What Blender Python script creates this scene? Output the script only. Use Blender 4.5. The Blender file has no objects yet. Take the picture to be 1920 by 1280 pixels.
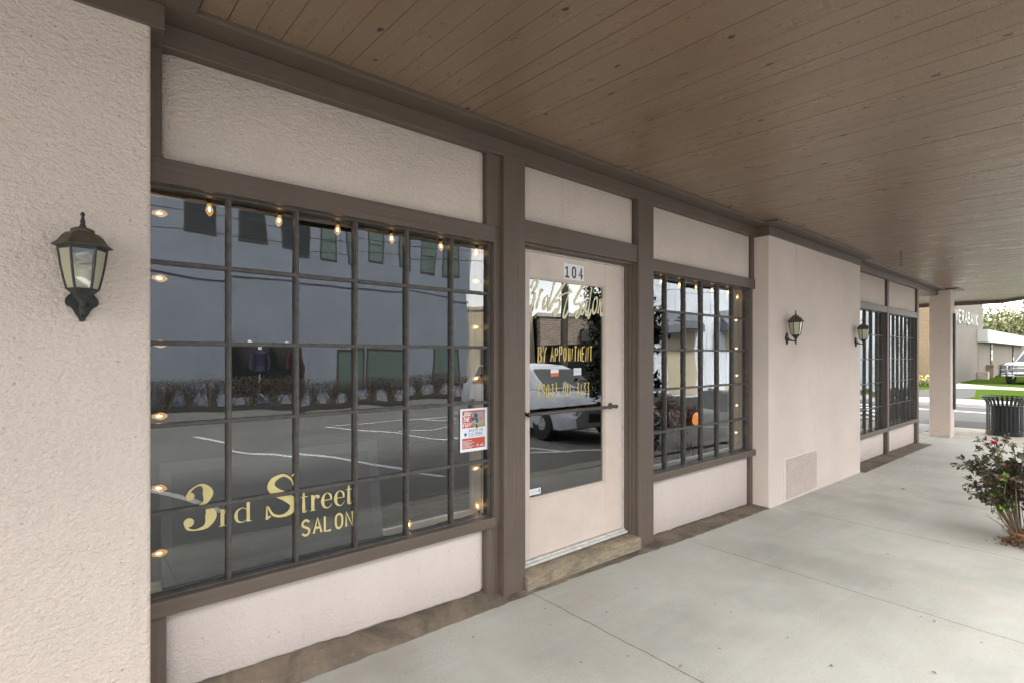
import bpy, math, random
from mathutils import Vector, Matrix, noise
random.seed(11)
R = math.radians
sc = bpy.context.scene
col = sc.collection
# ------------------------------------------------------------------ camera, sky, sun, exposure
cam = bpy.data.cameras.new('camera')
camo = bpy.data.objects.new('camera', cam); col.objects.link(camo)
camo.location = (0, -2.45, 1.483)
camo.rotation_euler = (R(90), 0, R(-40.556))
cam.sensor_width = 36; cam.lens = 36*985/1920
cam.shift_y = 27/1920
cam.clip_end = 2000; cam.clip_start = .02
sc.camera = camo
w = bpy.data.worlds.new('World'); sc.world = w; w.use_nodes = True
nt = w.node_tree; N = nt.nodes; L = nt.links; N.clear()
SUN_EL, SUN_AZ = 46, 340            # azimuth measured from +Y towards +X
sky = N.new('ShaderNodeTexSky'); sky.sky_type = 'NISHITA'; sky.sun_disc = False
sky.sun_elevation = R(SUN_EL); sky.sun_rotation = R(SUN_AZ)
tc = N.new('ShaderNodeTexCoord'); mp = N.new('ShaderNodeMapping'); mp.inputs['Scale'].default_value = (1, 1, 3.2)
nz = N.new('ShaderNodeTexNoise'); nz.inputs['Scale'].default_value = 2.2; nz.inputs['Detail'].default_value = 7; nz.inputs['Roughness'].default_value = .55
cr = N.new('ShaderNodeValToRGB'); cr.color_ramp.elements[0].position = .38; cr.color_ramp.elements[0].color = (.45, .45, .45, 1)
cr.color_ramp.elements[1].position = .62; cr.color_ramp.elements[1].color = (.97, .97, .97, 1)
mx = N.new('ShaderNodeMixRGB'); mx.inputs[2].default_value = (10.6, 10.2, 9.5, 1)
bg = N.new('ShaderNodeBackground'); bg.inputs[1].default_value = .14
out = N.new('ShaderNodeOutputWorld')
L.new(tc.outputs['Generated'], mp.inputs[0]); L.new(mp.outputs[0], nz.inputs[0]); L.new(nz.outputs[0], cr.inputs[0])
L.new(cr.outputs[0], mx.inputs[0]); L.new(sky.outputs[0], mx.inputs[1]); L.new(mx.outputs[0], bg.inputs[0]); L.new(bg.outputs[0], out.inputs[0])
sl = bpy.data.lights.new('sun', 'SUN'); sl.energy = 3.4; sl.angle = R(8); sl.color = (1, .95, .88)
so = bpy.data.objects.new('sun', sl); col.objects.link(so)
sd = Vector((math.sin(R(SUN_AZ))*math.cos(R(SUN_EL)), math.cos(R(SUN_AZ))*math.cos(R(SUN_EL)), math.sin(R(SUN_EL))))
so.rotation_euler = sd.to_track_quat('Z', 'Y').to_euler()
sc.view_settings.view_transform = 'Standard'; sc.view_settings.look = 'None'
sc.view_settings.exposure = 2.12; sc.view_settings.gamma = 1
sc.cycles.max_bounces = 10; sc.cycles.diffuse_bounces = 6; sc.cycles.glossy_bounces = 5; sc.cycles.transparent_max_bounces = 24
sc.cycles.use_denoising = True
sc.cycles.denoising_prefilter = 'NONE'
sc.cycles.denoising_input_passes = 'RGB_ALBEDO_NORMAL'
sc.cycles.sample_clamp_indirect = 6

# ------------------------------------------------------------------ materials
def lin(c):
    return tuple(((x/255)/12.92 if x/255 <= .04045 else ((x/255+.055)/1.055)**2.4) for x in c)
class NB:
    def __init__(s, name):
        s.m = bpy.data.materials.new(name); s.m.use_nodes = True
        s.t = s.m.node_tree; s.t.nodes.clear()
        s.o = s.n('OutputMaterial'); s.p = s.n('BsdfPrincipled'); s.l(s.p.outputs[0], s.o.inputs[0])
        s.tc = s.n('TexCoord')
    def n(s, k, **kw):
        x = s.t.nodes.new('ShaderNode'+k)
        for a, b in kw.items(): setattr(x, a, b)
        return x
    def l(s, a, b): s.t.links.new(a, b)
    def map(s, scale=(1, 1, 1), rot=(0, 0, 0), loc=(0, 0, 0)):
        m = s.n('Mapping'); m.inputs['Scale'].default_value = scale; m.inputs['Rotation'].default_value = rot; m.inputs['Location'].default_value = loc
        s.l(s.tc.outputs['Object'], m.inputs[0]); return m.outputs[0]
    def noise(s, v, scale, det=4, rough=.5, dist=0):
        x = s.n('TexNoise'); x.inputs['Scale'].default_value = scale; x.inputs['Detail'].default_value = det
        x.inputs['Roughness'].default_value = rough; x.inputs['Distortion'].default_value = dist
        s.l(v, x.inputs['Vector']); return x.outputs['Fac']
    def vor(s, v, scale, feature='F1', out='Distance', dim='3D'):
        x = s.n('TexVoronoi'); x.voronoi_dimensions = dim; x.feature = feature; x.inputs['Scale'].default_value = scale; s.l(v, x.inputs['Vector']); return x.outputs[out]
    def ramp(s, v, a, b, ca=(0, 0, 0), cb=(1, 1, 1)):
        x = s.n('ValToRGB'); e = x.color_ramp.elements
        e[0].position = a; e[1].position = b; e[0].color = (*ca, 1); e[1].color = (*cb, 1); s.l(v, x.inputs[0]); return x.outputs[0]
    def mix(s, f, a, b, mode='MIX'):
        x = s.n('MixRGB', blend_type=mode)
        for i, v in enumerate((f, a, b)):
            if isinstance(v, (int, float)): x.inputs[i].default_value = v if i == 0 else (v, v, v, 1)
            elif isinstance(v, tuple): x.inputs[i].default_value = (*v, 1)
            else: s.l(v, x.inputs[i])
        return x.outputs[0]
    def math(s, op, a, b=0):
        x = s.n('Math', operation=op)
        for i, v in enumerate((a, b)):
            if isinstance(v, (int, float)): x.inputs[i].default_value = v
            else: s.l(v, x.inputs[i])
        return x.outputs[0]
    def bump(s, h, strength, dist, prev=None):
        b = s.n('Bump'); b.inputs['Strength'].default_value = strength; b.inputs['Distance'].default_value = dist
        s.l(h, b.inputs['Height'])
        if prev is not None: s.l(prev, b.inputs['Normal'])
        return b.outputs[0]
    def done(s, c=None, rough=.6, nrm=None, metal=0, spec=.5):
        p = s.p
        if c is not None:
            if isinstance(c, tuple): p.inputs['Base Color'].default_value = (*c, 1)
            else: s.l(c, p.inputs['Base Color'])
        if isinstance(rough, (int, float)): p.inputs['Roughness'].default_value = rough
        else: s.l(rough, p.inputs['Roughness'])
        p.inputs['Metallic'].default_value = metal; p.inputs['Specular IOR Level'].default_value = spec
        if nrm is not None: s.l(nrm, p.inputs['Normal'])
        return s.m
def simple(name, c, rough=.6, metal=0, var=.15, scale=8, bump=0, bscale=60, spec=.5):
    b = NB(name); v = b.map()
    n = b.noise(v, scale, 5, .6)
    c2 = tuple(x*(1-var) for x in c); c3 = tuple(min(1, x*(1+var)) for x in c)
    cc = b.ramp(n, .3, .7, c2, c3)
    nr = b.bump(b.noise(v, bscale, 4), .5, bump) if bump else None
    return b.done(cc, rough, nr, metal, spec)
def emis(name, c, st):
    b = NB(name); e = b.n('Emission'); e.inputs[0].default_value = (*c, 1); e.inputs[1].default_value = st
    b.l(e.outputs[0], b.o.inputs[0]); return b.m

def stucco_mat(name, base, coarse=1.0, sc_=1.0):
    b = NB(name); v = b.map()
    n1 = b.noise(b.map((1, 1, 1.35)), 105*sc_, 4, .55, .1); n2 = b.noise(b.map((1, 1, 1.3)), 58*sc_, 3, .5, .1); n3 = b.noise(v, 210, 2, .5)
    h = b.mix(.45, n1, n2); h = b.ramp(h, .36, .66)
    h = b.mix(.12, h, n3)
    big = b.noise(v, 1.3, 5, .6)
    c = b.ramp(big, .3, .72, tuple(x*.93 for x in base), tuple(min(1, x*1.05) for x in base))
    st = b.noise(b.map((7, 7, .7)), 1.0, 5, .7)
    c = b.mix(b.ramp(st, .62, .85), c, tuple(x*.80 for x in base))
    dirt = b.noise(v, 34, 3, .5)
    c = b.mix(b.ramp(dirt, .64, .80), c, tuple(x*.84 for x in base))
    fine = b.noise(v, 260, 2, .6); c = b.mix(b.ramp(fine, .35, .65), b.mix(1.0, c, (.93, .925, .92), 'MULTIPLY'), c)
    pit = b.vor(b.map(loc=(2, 1, 4)), 15); c = b.mix(b.ramp(pit, .04, .065, (1, 1, 1), (0, 0, 0)), c, tuple(x*.55 for x in base))
    wash = b.noise(b.map((2.2, 2.2, .9), loc=(9, 3, 1)), 1.2, 6, .65); c = b.mix(b.math('MULTIPLY', b.ramp(wash, .52, .72), .5), c, tuple(x*y for x, y in zip(base, (.86, .88, .88))))
    return b.done(c, .88, b.bump(h, min(1, .85*coarse), .0085*max(coarse, .7)), 0, .25)
PINK = (.71, .612, .55)
M = {}
M['stucco'] = stucco_mat('pink_stucco', PINK, 1.0, .85)
M['stucco_fine'] = stucco_mat('pink_stucco_panels', (.63, .55, .515), .55, 1.0)
M['stucco_soft'] = stucco_mat('pink_stucco_soft', (.69, .595, .54), .38, .8)

def wood(name, c, axis, rough=.5, str_=.5):
    b = NB(name)
    s = [60, 60, 60]; s[axis] = 1.6
    v = b.map(tuple(s)); n = b.noise(v, 1, 5, .6, .3)
    s2 = [300, 300, 300]; s2[axis] = 18
    saw = [8, 8, 8]; saw[axis] = 160
    n2 = b.noise(b.map(tuple(saw)), 1, 3, .5)
    big = b.noise(b.map(), 3, 4, .6)
    cc = b.ramp(n, .3, .72, tuple(x*.80 for x in c), tuple(x*1.14 for x in c))
    cc = b.mix(b.ramp(big, .35, .7), cc, tuple(x*.84 for x in c))
    spk = b.vor(b.map(), 42)
    cc = b.mix(b.ramp(spk, .035, .05, (1, 1, 1), (0, 0, 0)), cc, tuple(min(1, x*1.5+.03) for x in c))
    ch_ = b.noise(b.map((26, 26, 26)), 1, 6, .75); cm_ = b.noise(b.map(), 1.6, 3, .5)
    cc = b.mix(b.math('MULTIPLY', b.ramp(ch_, .67, .70), b.ramp(cm_, .48, .60)), cc, (.30, .26, .22))
    cc = b.mix(b.ramp(b.vor(b.map(loc=(1, 2, 3)), 7), .03, .04, (1, 1, 1), (0, 0, 0)), cc, (.03, .022, .018))
    h = b.mix(.35, n, n2)
    return b.done(cc, rough, b.bump(h, str_, .0045), 0, .4)
BR = (.128, .097, .078)
M['brown_x'] = wood('brown_painted_wood_level', BR, 0, .45, .7)
M['brown_z'] = wood('brown_painted_wood_upright', BR, 2, .5, .6)
M['muntin'] = simple('dark_weathered_metal', (.085, .078, .07), .42, .2, .35, 30, .0012, 140)
M['door_paint'] = simple('pinkish_door_paint', (.62, .52, .455), .45, 0, .06, 6, .0012, 25)
M['alu'] = simple('worn_aluminium', (.62, .62, .60), .5, .35, .15, 25, .0006, 90)
M['white_in'] = simple('white_interior_paint', (.80, .80, .78), .55, 0, .05, 5)
M['pipe'] = simple('bronze_pipe', (.10, .085, .072), .36, .6, .25, 30)

b = NB('brown_plank_ceiling'); v = b.map()
# boards run along Y, grooves every 0.1 m are modelled; this adds grain, saw marks and chips
g = b.noise(b.map((30, 1.0, 30)), 1.0, 5, .6, .4)
saw = b.noise(b.map((16, 190, 10)), 1.0, 3, .6)
seg = b.noise(b.map((10, .25, 1)), 1.0, 1, .3)
c = b.ramp(g, .28, .75, (.245, .174, .116), (.270, .198, .138))
c = b.mix(b.ramp(seg, .3, .7), c, b.mix(1.0, c, (.93, .93, .94), 'MULTIPLY'))
sw2 = b.noise(b.map((22, 420, 10)), 1.0, 2, .5)
c = b.mix(b.ramp(sw2, .38, .62), b.mix(1.0, c, (.80, .79, .78), 'MULTIPLY'), c)
cw = b.noise(v, 1.1, 4, .6); c = b.mix(b.ramp(cw, .35, .7), c, b.mix(1.0, c, (1.0, .93, .85), 'MULTIPLY'))
nl = b.vor(b.map((1, .5, 1)), 5.0, dim='2D'); c = b.mix(b.ramp(nl, .016, .024, (1, 1, 1), (0, 0, 0)), c, (.06, .04, .028))
ch = b.vor(b.map((1.0, .6, 1)), 3.0, dim='2D'); chn = b.noise(v, 60, 3, .6)
chm = b.math('ADD', ch, b.math('MULTIPLY', b.math('SUBTRACT', chn, .5), .09))
c = b.mix(b.ramp(chm, .026, .036, (1, 1, 1), (0, 0, 0)), c, (.02, .014, .010))
hb = b.mix(.5, g, saw)
nr = b.bump(hb, .8, .0028)
rg = b.ramp(b.noise(b.map((10, 3, 1)), 1, 4, .6), .3, .7, (.25, .25, .25), (.38, .38, .38))
M['ceiling'] = b.done(c, rg, nr, 0, .65)
M['groove'] = simple('ceiling_groove', (.030, .021, .015), .8)

b = NB('pale_concrete'); v = b.map()
n1 = b.noise(v, .9, 7, .70, .3); n2 = b.noise(v, 2.6, 5, .6, .5); n3 = b.noise(v, 140, 3, .6)
c = b.ramp(n1, .34, .68, (.395, .397, .365), (.50, .495, .452))
c = b.mix(b.ramp(n2, .44, .78), c, (.455, .42, .365))
bru = b.noise(b.map((1.2, 14, 1), (0, 0, R(28))), 1, 5, .65)
c = b.mix(b.math('MULTIPLY', b.ramp(bru, .5, .7), .35), c, (.52, .52, .505))
c = b.mix(b.ramp(n3, .3, .7), b.mix(1.0, c, (.93, .93, .93), 'MULTIPLY'), c)
sp = b.vor(b.map((1, 1.6, 1), (0, 0, .5)), 34, dim='2D'); spm = b.noise(v, 2.2, 3, .6)
c = b.mix(b.math('MULTIPLY', b.ramp(sp, .06, .20, (1, 1, 1), (0, 0, 0)), b.ramp(spm, .42, .70)), c, (.29, .28, .255))
sp2 = b.vor(b.map(loc=(3, 7, 0)), 3.6, dim='2D')
c = b.mix(b.math('MULTIPLY', b.ramp(sp2, .016, .028, (1, 1, 1), (0, 0, 0)), b.math('GREATER_THAN', b.noise(b.map(loc=(8, 8, 0)), 1.7, 3, .6), .53)), c, (.17, .16, .145))
fs = b.noise(b.map((1, 1, 1), loc=(4, 0, 0)), 48, 5, .8); c = b.mix(b.ramp(fs, .62, .70), c, (.30, .29, .265))
st = b.noise(b.map(loc=(5.3, 2.2, 0)), .55, 5, .6)
c = b.mix(b.math('MULTIPLY', b.ramp(st, .50, .64), .45), c, (.24, .235, .21))
# tooled joints every 1.67 m, slightly wandering
xyz = b.n('SeparateXYZ'); b.l(v, xyz.inputs[0])
wob = b.math('MULTIPLY', b.math('SUBTRACT', b.noise(v, 7, 5, .7), .5), .035)
fx = b.math('FRACT', b.math('DIVIDE', b.math('ADD', b.math('ADD', xyz.outputs[0], wob), 11.125), 1.67))
jl = b.math('LESS_THAN', b.math('ABSOLUTE', b.math('SUBTRACT', fx, .0)), .0035)
c = b.mix(jl, c, (.17, .13, .09))
hgt = b.mix(.5, n3, bru)
nr = b.bump(hgt, .35, .002)
nr = b.bump(b.math('SUBTRACT', 1.0, jl), 1.0, .004, nr)
M['concrete'] = b.done(c, .78, nr, 0, .35)

b = NB('brown_stained_strip'); v = b.map()
n1 = b.noise(v, 3.2, 6, .6, 1.0); n2 = b.noise(v, 30, 4, .6)
c = b.ramp(n1, .38, .62, (.085, .070, .056), (.20, .155, .115))
c = b.mix(b.ramp(n2, .3, .7), b.mix(1.0, c, (.8, .8, .8), 'MULTIPLY'), c)
sp = b.vor(v, 24); c = b.mix(b.ramp(sp, .05, .09, (1, 1, 1), (0, 0, 0)), c, (.30, .28, .24))
M['strip'] = b.done(c, .7, b.bump(b.mix(.5, n1, n2), .8, .012), 0, .35)
b = NB('old_step_stone'); v = b.map()
n1 = b.noise(b.map((3, 3, 14)), 2.2, 6, .65, .6); n2 = b.noise(v, 70, 4, .6)
c = b.ramp(n1, .35, .65, (.20, .165, .12), (.40, .335, .235)); c = b.mix(b.ramp(n2, .3, .7), b.mix(1.0, c, (.72, .72, .72), 'MULTIPLY'), c)
M['step'] = b.done(c, .75, b.bump(b.mix(.5, n1, n2), .8, .008), 0, .3)

b = NB('asphalt'); v = b.map()
n1 = b.noise(v, .35, 5, .6); n2 = b.noise(v, 110, 3, .7)
c = b.ramp(n1, .3, .7, (.036, .036, .036), (.052, .052, .051)); c = b.mix(b.ramp(n2, .35, .65), b.mix(1.0, c, (.75, .75, .75), 'MULTIPLY'), c)
M['asphalt'] = b.done(c, .85, b.bump(n2, .5, .004), 0, .3)
M['road_paint'] = simple('white_road_paint', (.66, .66, .64), .7, 0, .2, 22)
M['curb'] = simple('curb_concrete', (.33, .30, .25), .8, 0, .25, 6, .004, 80)
M['far_concrete'] = simple('bright_concrete', (.22, .218, .215), .8, 0, .12, 1.2)
b = NB('mown_grass'); v = b.map()
c = b.ramp(b.noise(v, 5, 6, .7), .3, .7, (.028, .048, .008), (.056, .084, .016)); M['grass'] = b.done(c, 1, b.bump(b.noise(v, 120, 3), 1, .02), 0, .0)

def brick_mat(name, c1, c2, mortar, sx, vertical_axis_map='x'):
    b = NB(name)
    rot = (R(90), 0, 0) if vertical_axis_map == 'x' else (R(90), 0, R(90))
    # choose (x,z) or (y,z) as the brick plane
    xyz = b.n('SeparateXYZ'); b.l(b.tc.outputs['Object'], xyz.inputs[0])
    cx = b.n('CombineXYZ'); b.l(xyz.outputs[0 if vertical_axis_map == 'x' else 1], cx.inputs[0]); b.l(xyz.outputs[2], cx.inputs[1])
    br = b.n('TexBrick'); b.l(cx.outputs[0], br.inputs['Vector'])
    br.inputs['Color1'].default_value = (*c1, 1); br.inputs['Color2'].default_value = (*c2, 1); br.inputs['Mortar'].default_value = (*mortar, 1)
    br.inputs['Scale'].default_value = 1; br.inputs['Brick Width'].default_value = .22*sx; br.inputs['Row Height'].default_value = .075*sx; br.inputs['Mortar Size'].default_value = .011*sx
    n = b.noise(b.tc.outputs['Object'], .5, 5, .6)
    c = b.mix(b.ramp(n, .3, .7), br.outputs['Color'], b.mix(1.0, br.outputs['Color'], (.85, .83, .8), 'MULTIPLY'))
    return b.done(c, .85, None, 0, .2)
M['brick_tan'] = brick_mat('tan_brick', (.19, .14, .09), (.155, .115, .075), (.11, .09, .065), 1.0, 'y')
M['brick_grey'] = brick_mat('grey_painted_brick', (.20, .18, .16), (.185, .165, .148), (.165, .15, .132), 1.0, 'x')
M['brick_grey_y'] = brick_mat('tan_brick_side', (.30, .22, .15), (.26, .19, .13), (.22, .18, .14), 1.0, 'y')
M['brick_lime'] = brick_mat('rough_stone_brick', (.30, .23, .18), (.17, .125, .10), (.36, .32, .27), 1.7, 'x')
def render_mat(name, c, drips=.3):
    b = NB(name); v = b.map()
    n = b.noise(v, .8, 5, .6); cc = b.ramp(n, .3, .7, tuple(x*.88 for x in c), tuple(x*1.06 for x in c))
    d = b.noise(b.map((3.5, 3.5, .35)), 1, 5, .7); cc = b.mix(b.math('MULTIPLY', b.ramp(d, .55, .75), drips*2), cc, tuple(x*.55 for x in c))
    return b.done(cc, .85, b.bump(b.noise(v, 30, 4), .3, .01), 0, .2)
M['blue_wall'] = render_mat('blue_grey_render', (.205, .230, .272), .3)
M['white_wall'] = render_mat('white_corrugated', (.66, .70, .76), .12)
M['tan_wall'] = render_mat('tan_render', (.47, .42, .31), .1)
M['white_fascia'] = simple('white_fascia', (.42, .42, .40), .6, 0, .04)
M['dark_glass'] = simple('dark_window_glass', (.018, .02, .021), .08, 0, .2, 3)
M['green_glass'] = simple('greenish_window_glass', (.10, .135, .12), .1, 0, .15, 2)
M['dark_frame'] = simple('dark_window_frame', (.05, .045, .04), .6)
M['awning'] = simple('grey_awning', (.13, .14, .16), .8)

# glazing: strongly reflective old plate glass, faint ripple
def glass(name, refl, tint=(.80, .83, .82), ripple=.0):
    b = NB(name)
    tr = b.n('BsdfTransparent'); tr.inputs[0].default_value = (*tint, 1)
    gl = b.n('BsdfGlossy'); gl.inputs['Roughness'].default_value = 0; gl.inputs[0].default_value = (.95, .98, 1, 1)
    fr = b.n('Fresnel'); fr.inputs[0].default_value = 1.5
    f = b.math('MINIMUM', b.math('ADD', b.math('MULTIPLY', fr.outputs[0], 1.6), refl), .92)
    if ripple:
        nn = b.noise(b.map((1, 1, 1)), 2.6, 1, .4)
        bp = b.bump(nn, 1.0, ripple); b.l(bp, gl.inputs['Normal'])
    mxs = b.n('MixShader'); b.l(f, mxs.inputs[0]); b.l(tr.outputs[0], mxs.inputs[1]); b.l(gl.outputs[0], mxs.inputs[2])
    b.l(mxs.outputs[0], b.o.inputs[0]); return b.m
M['glass'] = glass('storefront_glass', .055, (.93, .95, .94), ripple=.0016)
M['glass_door'] = glass('door_glass', .09, (.88, .90, .88), ripple=.001)
b = NB('glowing_bulb_glass'); tr_ = b.n('BsdfTransparent'); tr_.inputs[0].default_value = (1, .93, .78, 1); em_ = b.n('Emission'); em_.inputs[0].default_value = (1, .52, .17, 1); em_.inputs[1].default_value = .26
lw_ = b.n('LayerWeight'); lw_.inputs[0].default_value = .35; ms_ = b.n('MixShader'); b.l(b.math('ADD', b.math('MULTIPLY', lw_.outputs['Facing'], .45), .25), ms_.inputs[0]); b.l(tr_.outputs[0], ms_.inputs[1]); b.l(em_.outputs[0], ms_.inputs[2]); b.l(ms_.outputs[0], b.o.inputs[0]); M['bulb_glass'] = b.m
M['filament'] = emis('glowing_filament', (1, .62, .26), 7)
M['halo'] = None
b = NB('frosted_lantern_glass'); b.p.inputs['Transmission Weight'].default_value = .0
b = NB('frosted_cream_glass'); d_ = b.n('BsdfDiffuse'); d_.inputs[0].default_value = (.62, .60, .46, 1); t_ = b.n('BsdfTranslucent'); t_.inputs[0].default_value = (.80, .78, .64, 1); g_ = b.n('BsdfGlossy'); g_.inputs['Roughness'].default_value = .25
m1 = b.n('MixShader'); m1.inputs[0].default_value = .5; b.l(d_.outputs[0], m1.inputs[1]); b.l(t_.outputs[0], m1.inputs[2]); m2_ = b.n('MixShader'); m2_.inputs[0].default_value = .06; b.l(m1.outputs[0], m2_.inputs[1]); b.l(g_.outputs[0], m2_.inputs[2]); b.l(m2_.outputs[0], b.o.inputs[0]); M['lantern_glass'] = b.m
M['lantern_clear'] = glass('clear_lantern_glass', .06, (.92, .93, .90))
M['lantern_metal'] = simple('black_cast_metal', (.020, .022, .022), .5, .1, .4, 30, .001, 120)
M['lantern_roof'] = simple('weathered_bronze_roof', (.070, .058, .042), .55, .1, .35, 25, .001, 90)
M['cfl'] = simple('spiral_lamp_white', (.75, .76, .70), .3, 0, .05)
M['cfl_base'] = simple('lamp_base_cream', (.62, .64, .46), .4, 0, .05)
M['cable'] = simple('black_cable', (.02, .02, .02), .5)
b = NB('gold_vinyl'); v = b.map(); M['gold'] = b.done(b.ramp(b.noise(v, 14, 4), .3, .7, (.56, .47, .20), (.66, .56, .26)), .42, None, 0, .5)
b = NB('gold_vinyl_pale'); v = b.map(); M['gold_pale'] = b.done(b.ramp(b.noise(v, 14, 4), .3, .7, (.72, .66, .42), (.80, .74, .50)), .45, None, 0, .5)
M['gold_bright'] = simple('gold_vinyl_bright', (.66, .49, .14), .42, 0, .12, 14)
M['paper'] = simple('white_paper', (.82, .83, .86), .6, 0, .03)
M['red_ink'] = simple('red_ink', (.50, .085, .05), .6, 0, .06)
M['blue_ink'] = simple('blue_ink', (.10, .18, .42), .6)
M['green_ink'] = simple('green_ink', (.10, .16, .06), .6, 0, .5, 60)
M['orange_ink'] = simple('orange_ink', (.62, .16, .06), .6)
M['grey_ink'] = simple('grey_ink', (.30, .31, .34), .6)
M['black_ink'] = simple('black_ink', (.055, .055, .075), .5, 0, .5, 40)
M['can_steel'] = simple('charcoal_powder_coat', (.014, .017, .019), .42, .2, .3, 20)
M['liner'] = simple('dark_green_grey_liner', (.035, .045, .043), .6)
M['leaf_g'] = simple('rose_leaf_green', (.050, .075, .032), .5, 0, .5, 9)
M['leaf_b'] = simple('rose_leaf_bronze', (.095, .058, .042), .5, 0, .4, 9)
M['leaf_l'] = simple('rose_leaf_bright', (.16, .30, .02), .45, 0, .2, 9)
M['stem'] = simple('woody_stem', (.17, .13, .085), .8, 0, .35, 30)
M['twig'] = simple('bare_twig', (.10, .08, .065), .85, 0, .3, 20)
M['rose'] = simple('rose_red', (.52, .012, .035), .5, 0, .25, 40)
M['terracotta'] = simple('terracotta', (.30, .13, .075), .8, 0, .25, 16, .003, 60)
M['dry'] = simple('dry_leaf', (.16, .095, .05), .8, 0, .4, 30)
M['magnolia'] = simple('magnolia_leaf', (.020, .034, .014), .32, 0, .5, 6)
M['nandina'] = simple('red_bush_leaf', (.30, .045, .025), .6, 0, .5, 12)
M['oak'] = simple('oak_leaf', (.040, .058, .022), .6, 0, .5, 4)
M['tree_y'] = simple('yellowing_leaf', (.085, .095, .030), .6, 0, .55, 1.5)
M['bark'] = simple('grey_bark', (.12, .10, .08), .9, 0, .3, 14, .01, 40)
M['car_white'] = simple('white_car_paint', (.44, .46, .50), .14, 0, .02, 2)
M['tyre'] = simple('tyre_rubber', (.02, .02, .02), .8)
M['chrome'] = simple('wheel_alloy', (.55, .56, .58), .25, .9, .05)
M['black_plastic'] = simple('black_plastic', (.02, .02, .022), .45)
M['tail_red'] = simple('red_lamp_lens', (.50, .02, .02), .2)
M['head_lens'] = simple('headlamp_lens', (.65, .67, .70), .15, .3)
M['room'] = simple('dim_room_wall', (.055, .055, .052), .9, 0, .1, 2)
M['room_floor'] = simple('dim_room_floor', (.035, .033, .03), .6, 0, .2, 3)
M['board'] = simple('grey_board', (.020, .021, .020), .7, 0, .1, 6)
M['board_frame'] = simple('grey_board_frame', (.036, .039, .037), .6, 0, .1, 6)
M['flower_y'] = simple('yellow_flowers', (.75, .62, .16), .6, 0, .3, 30)
M['purple'] = simple('purple_cloth', (.026, .022, .055), .8)
M['darkred'] = simple('dark_red_cloth', (.05, .012, .015), .8)
M['pole'] = simple('tarred_wood_pole', (.05, .042, .035), .85, 0, .3, 10)
b = NB('swirl_rug'); v = b.map((1, 1, 1)); wv = b.n('TexWave', wave_type='RINGS'); wv.inputs['Scale'].default_value = 1.6; wv.inputs['Distortion'].default_value = 7; wv.inputs['Detail'].default_value = 2; wv.inputs['Detail Scale'].default_value = .8
b.l(b.map((1.2, 1.2, 1), (0, 0, 0), (-2.6, -.6, 0)), wv.inputs['Vector'])
c = b.ramp(wv.outputs['Color'], .1, .9, (.16, .055, .035), (.15, .22, .12)); M['rug'] = b.done(c, .9)

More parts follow.
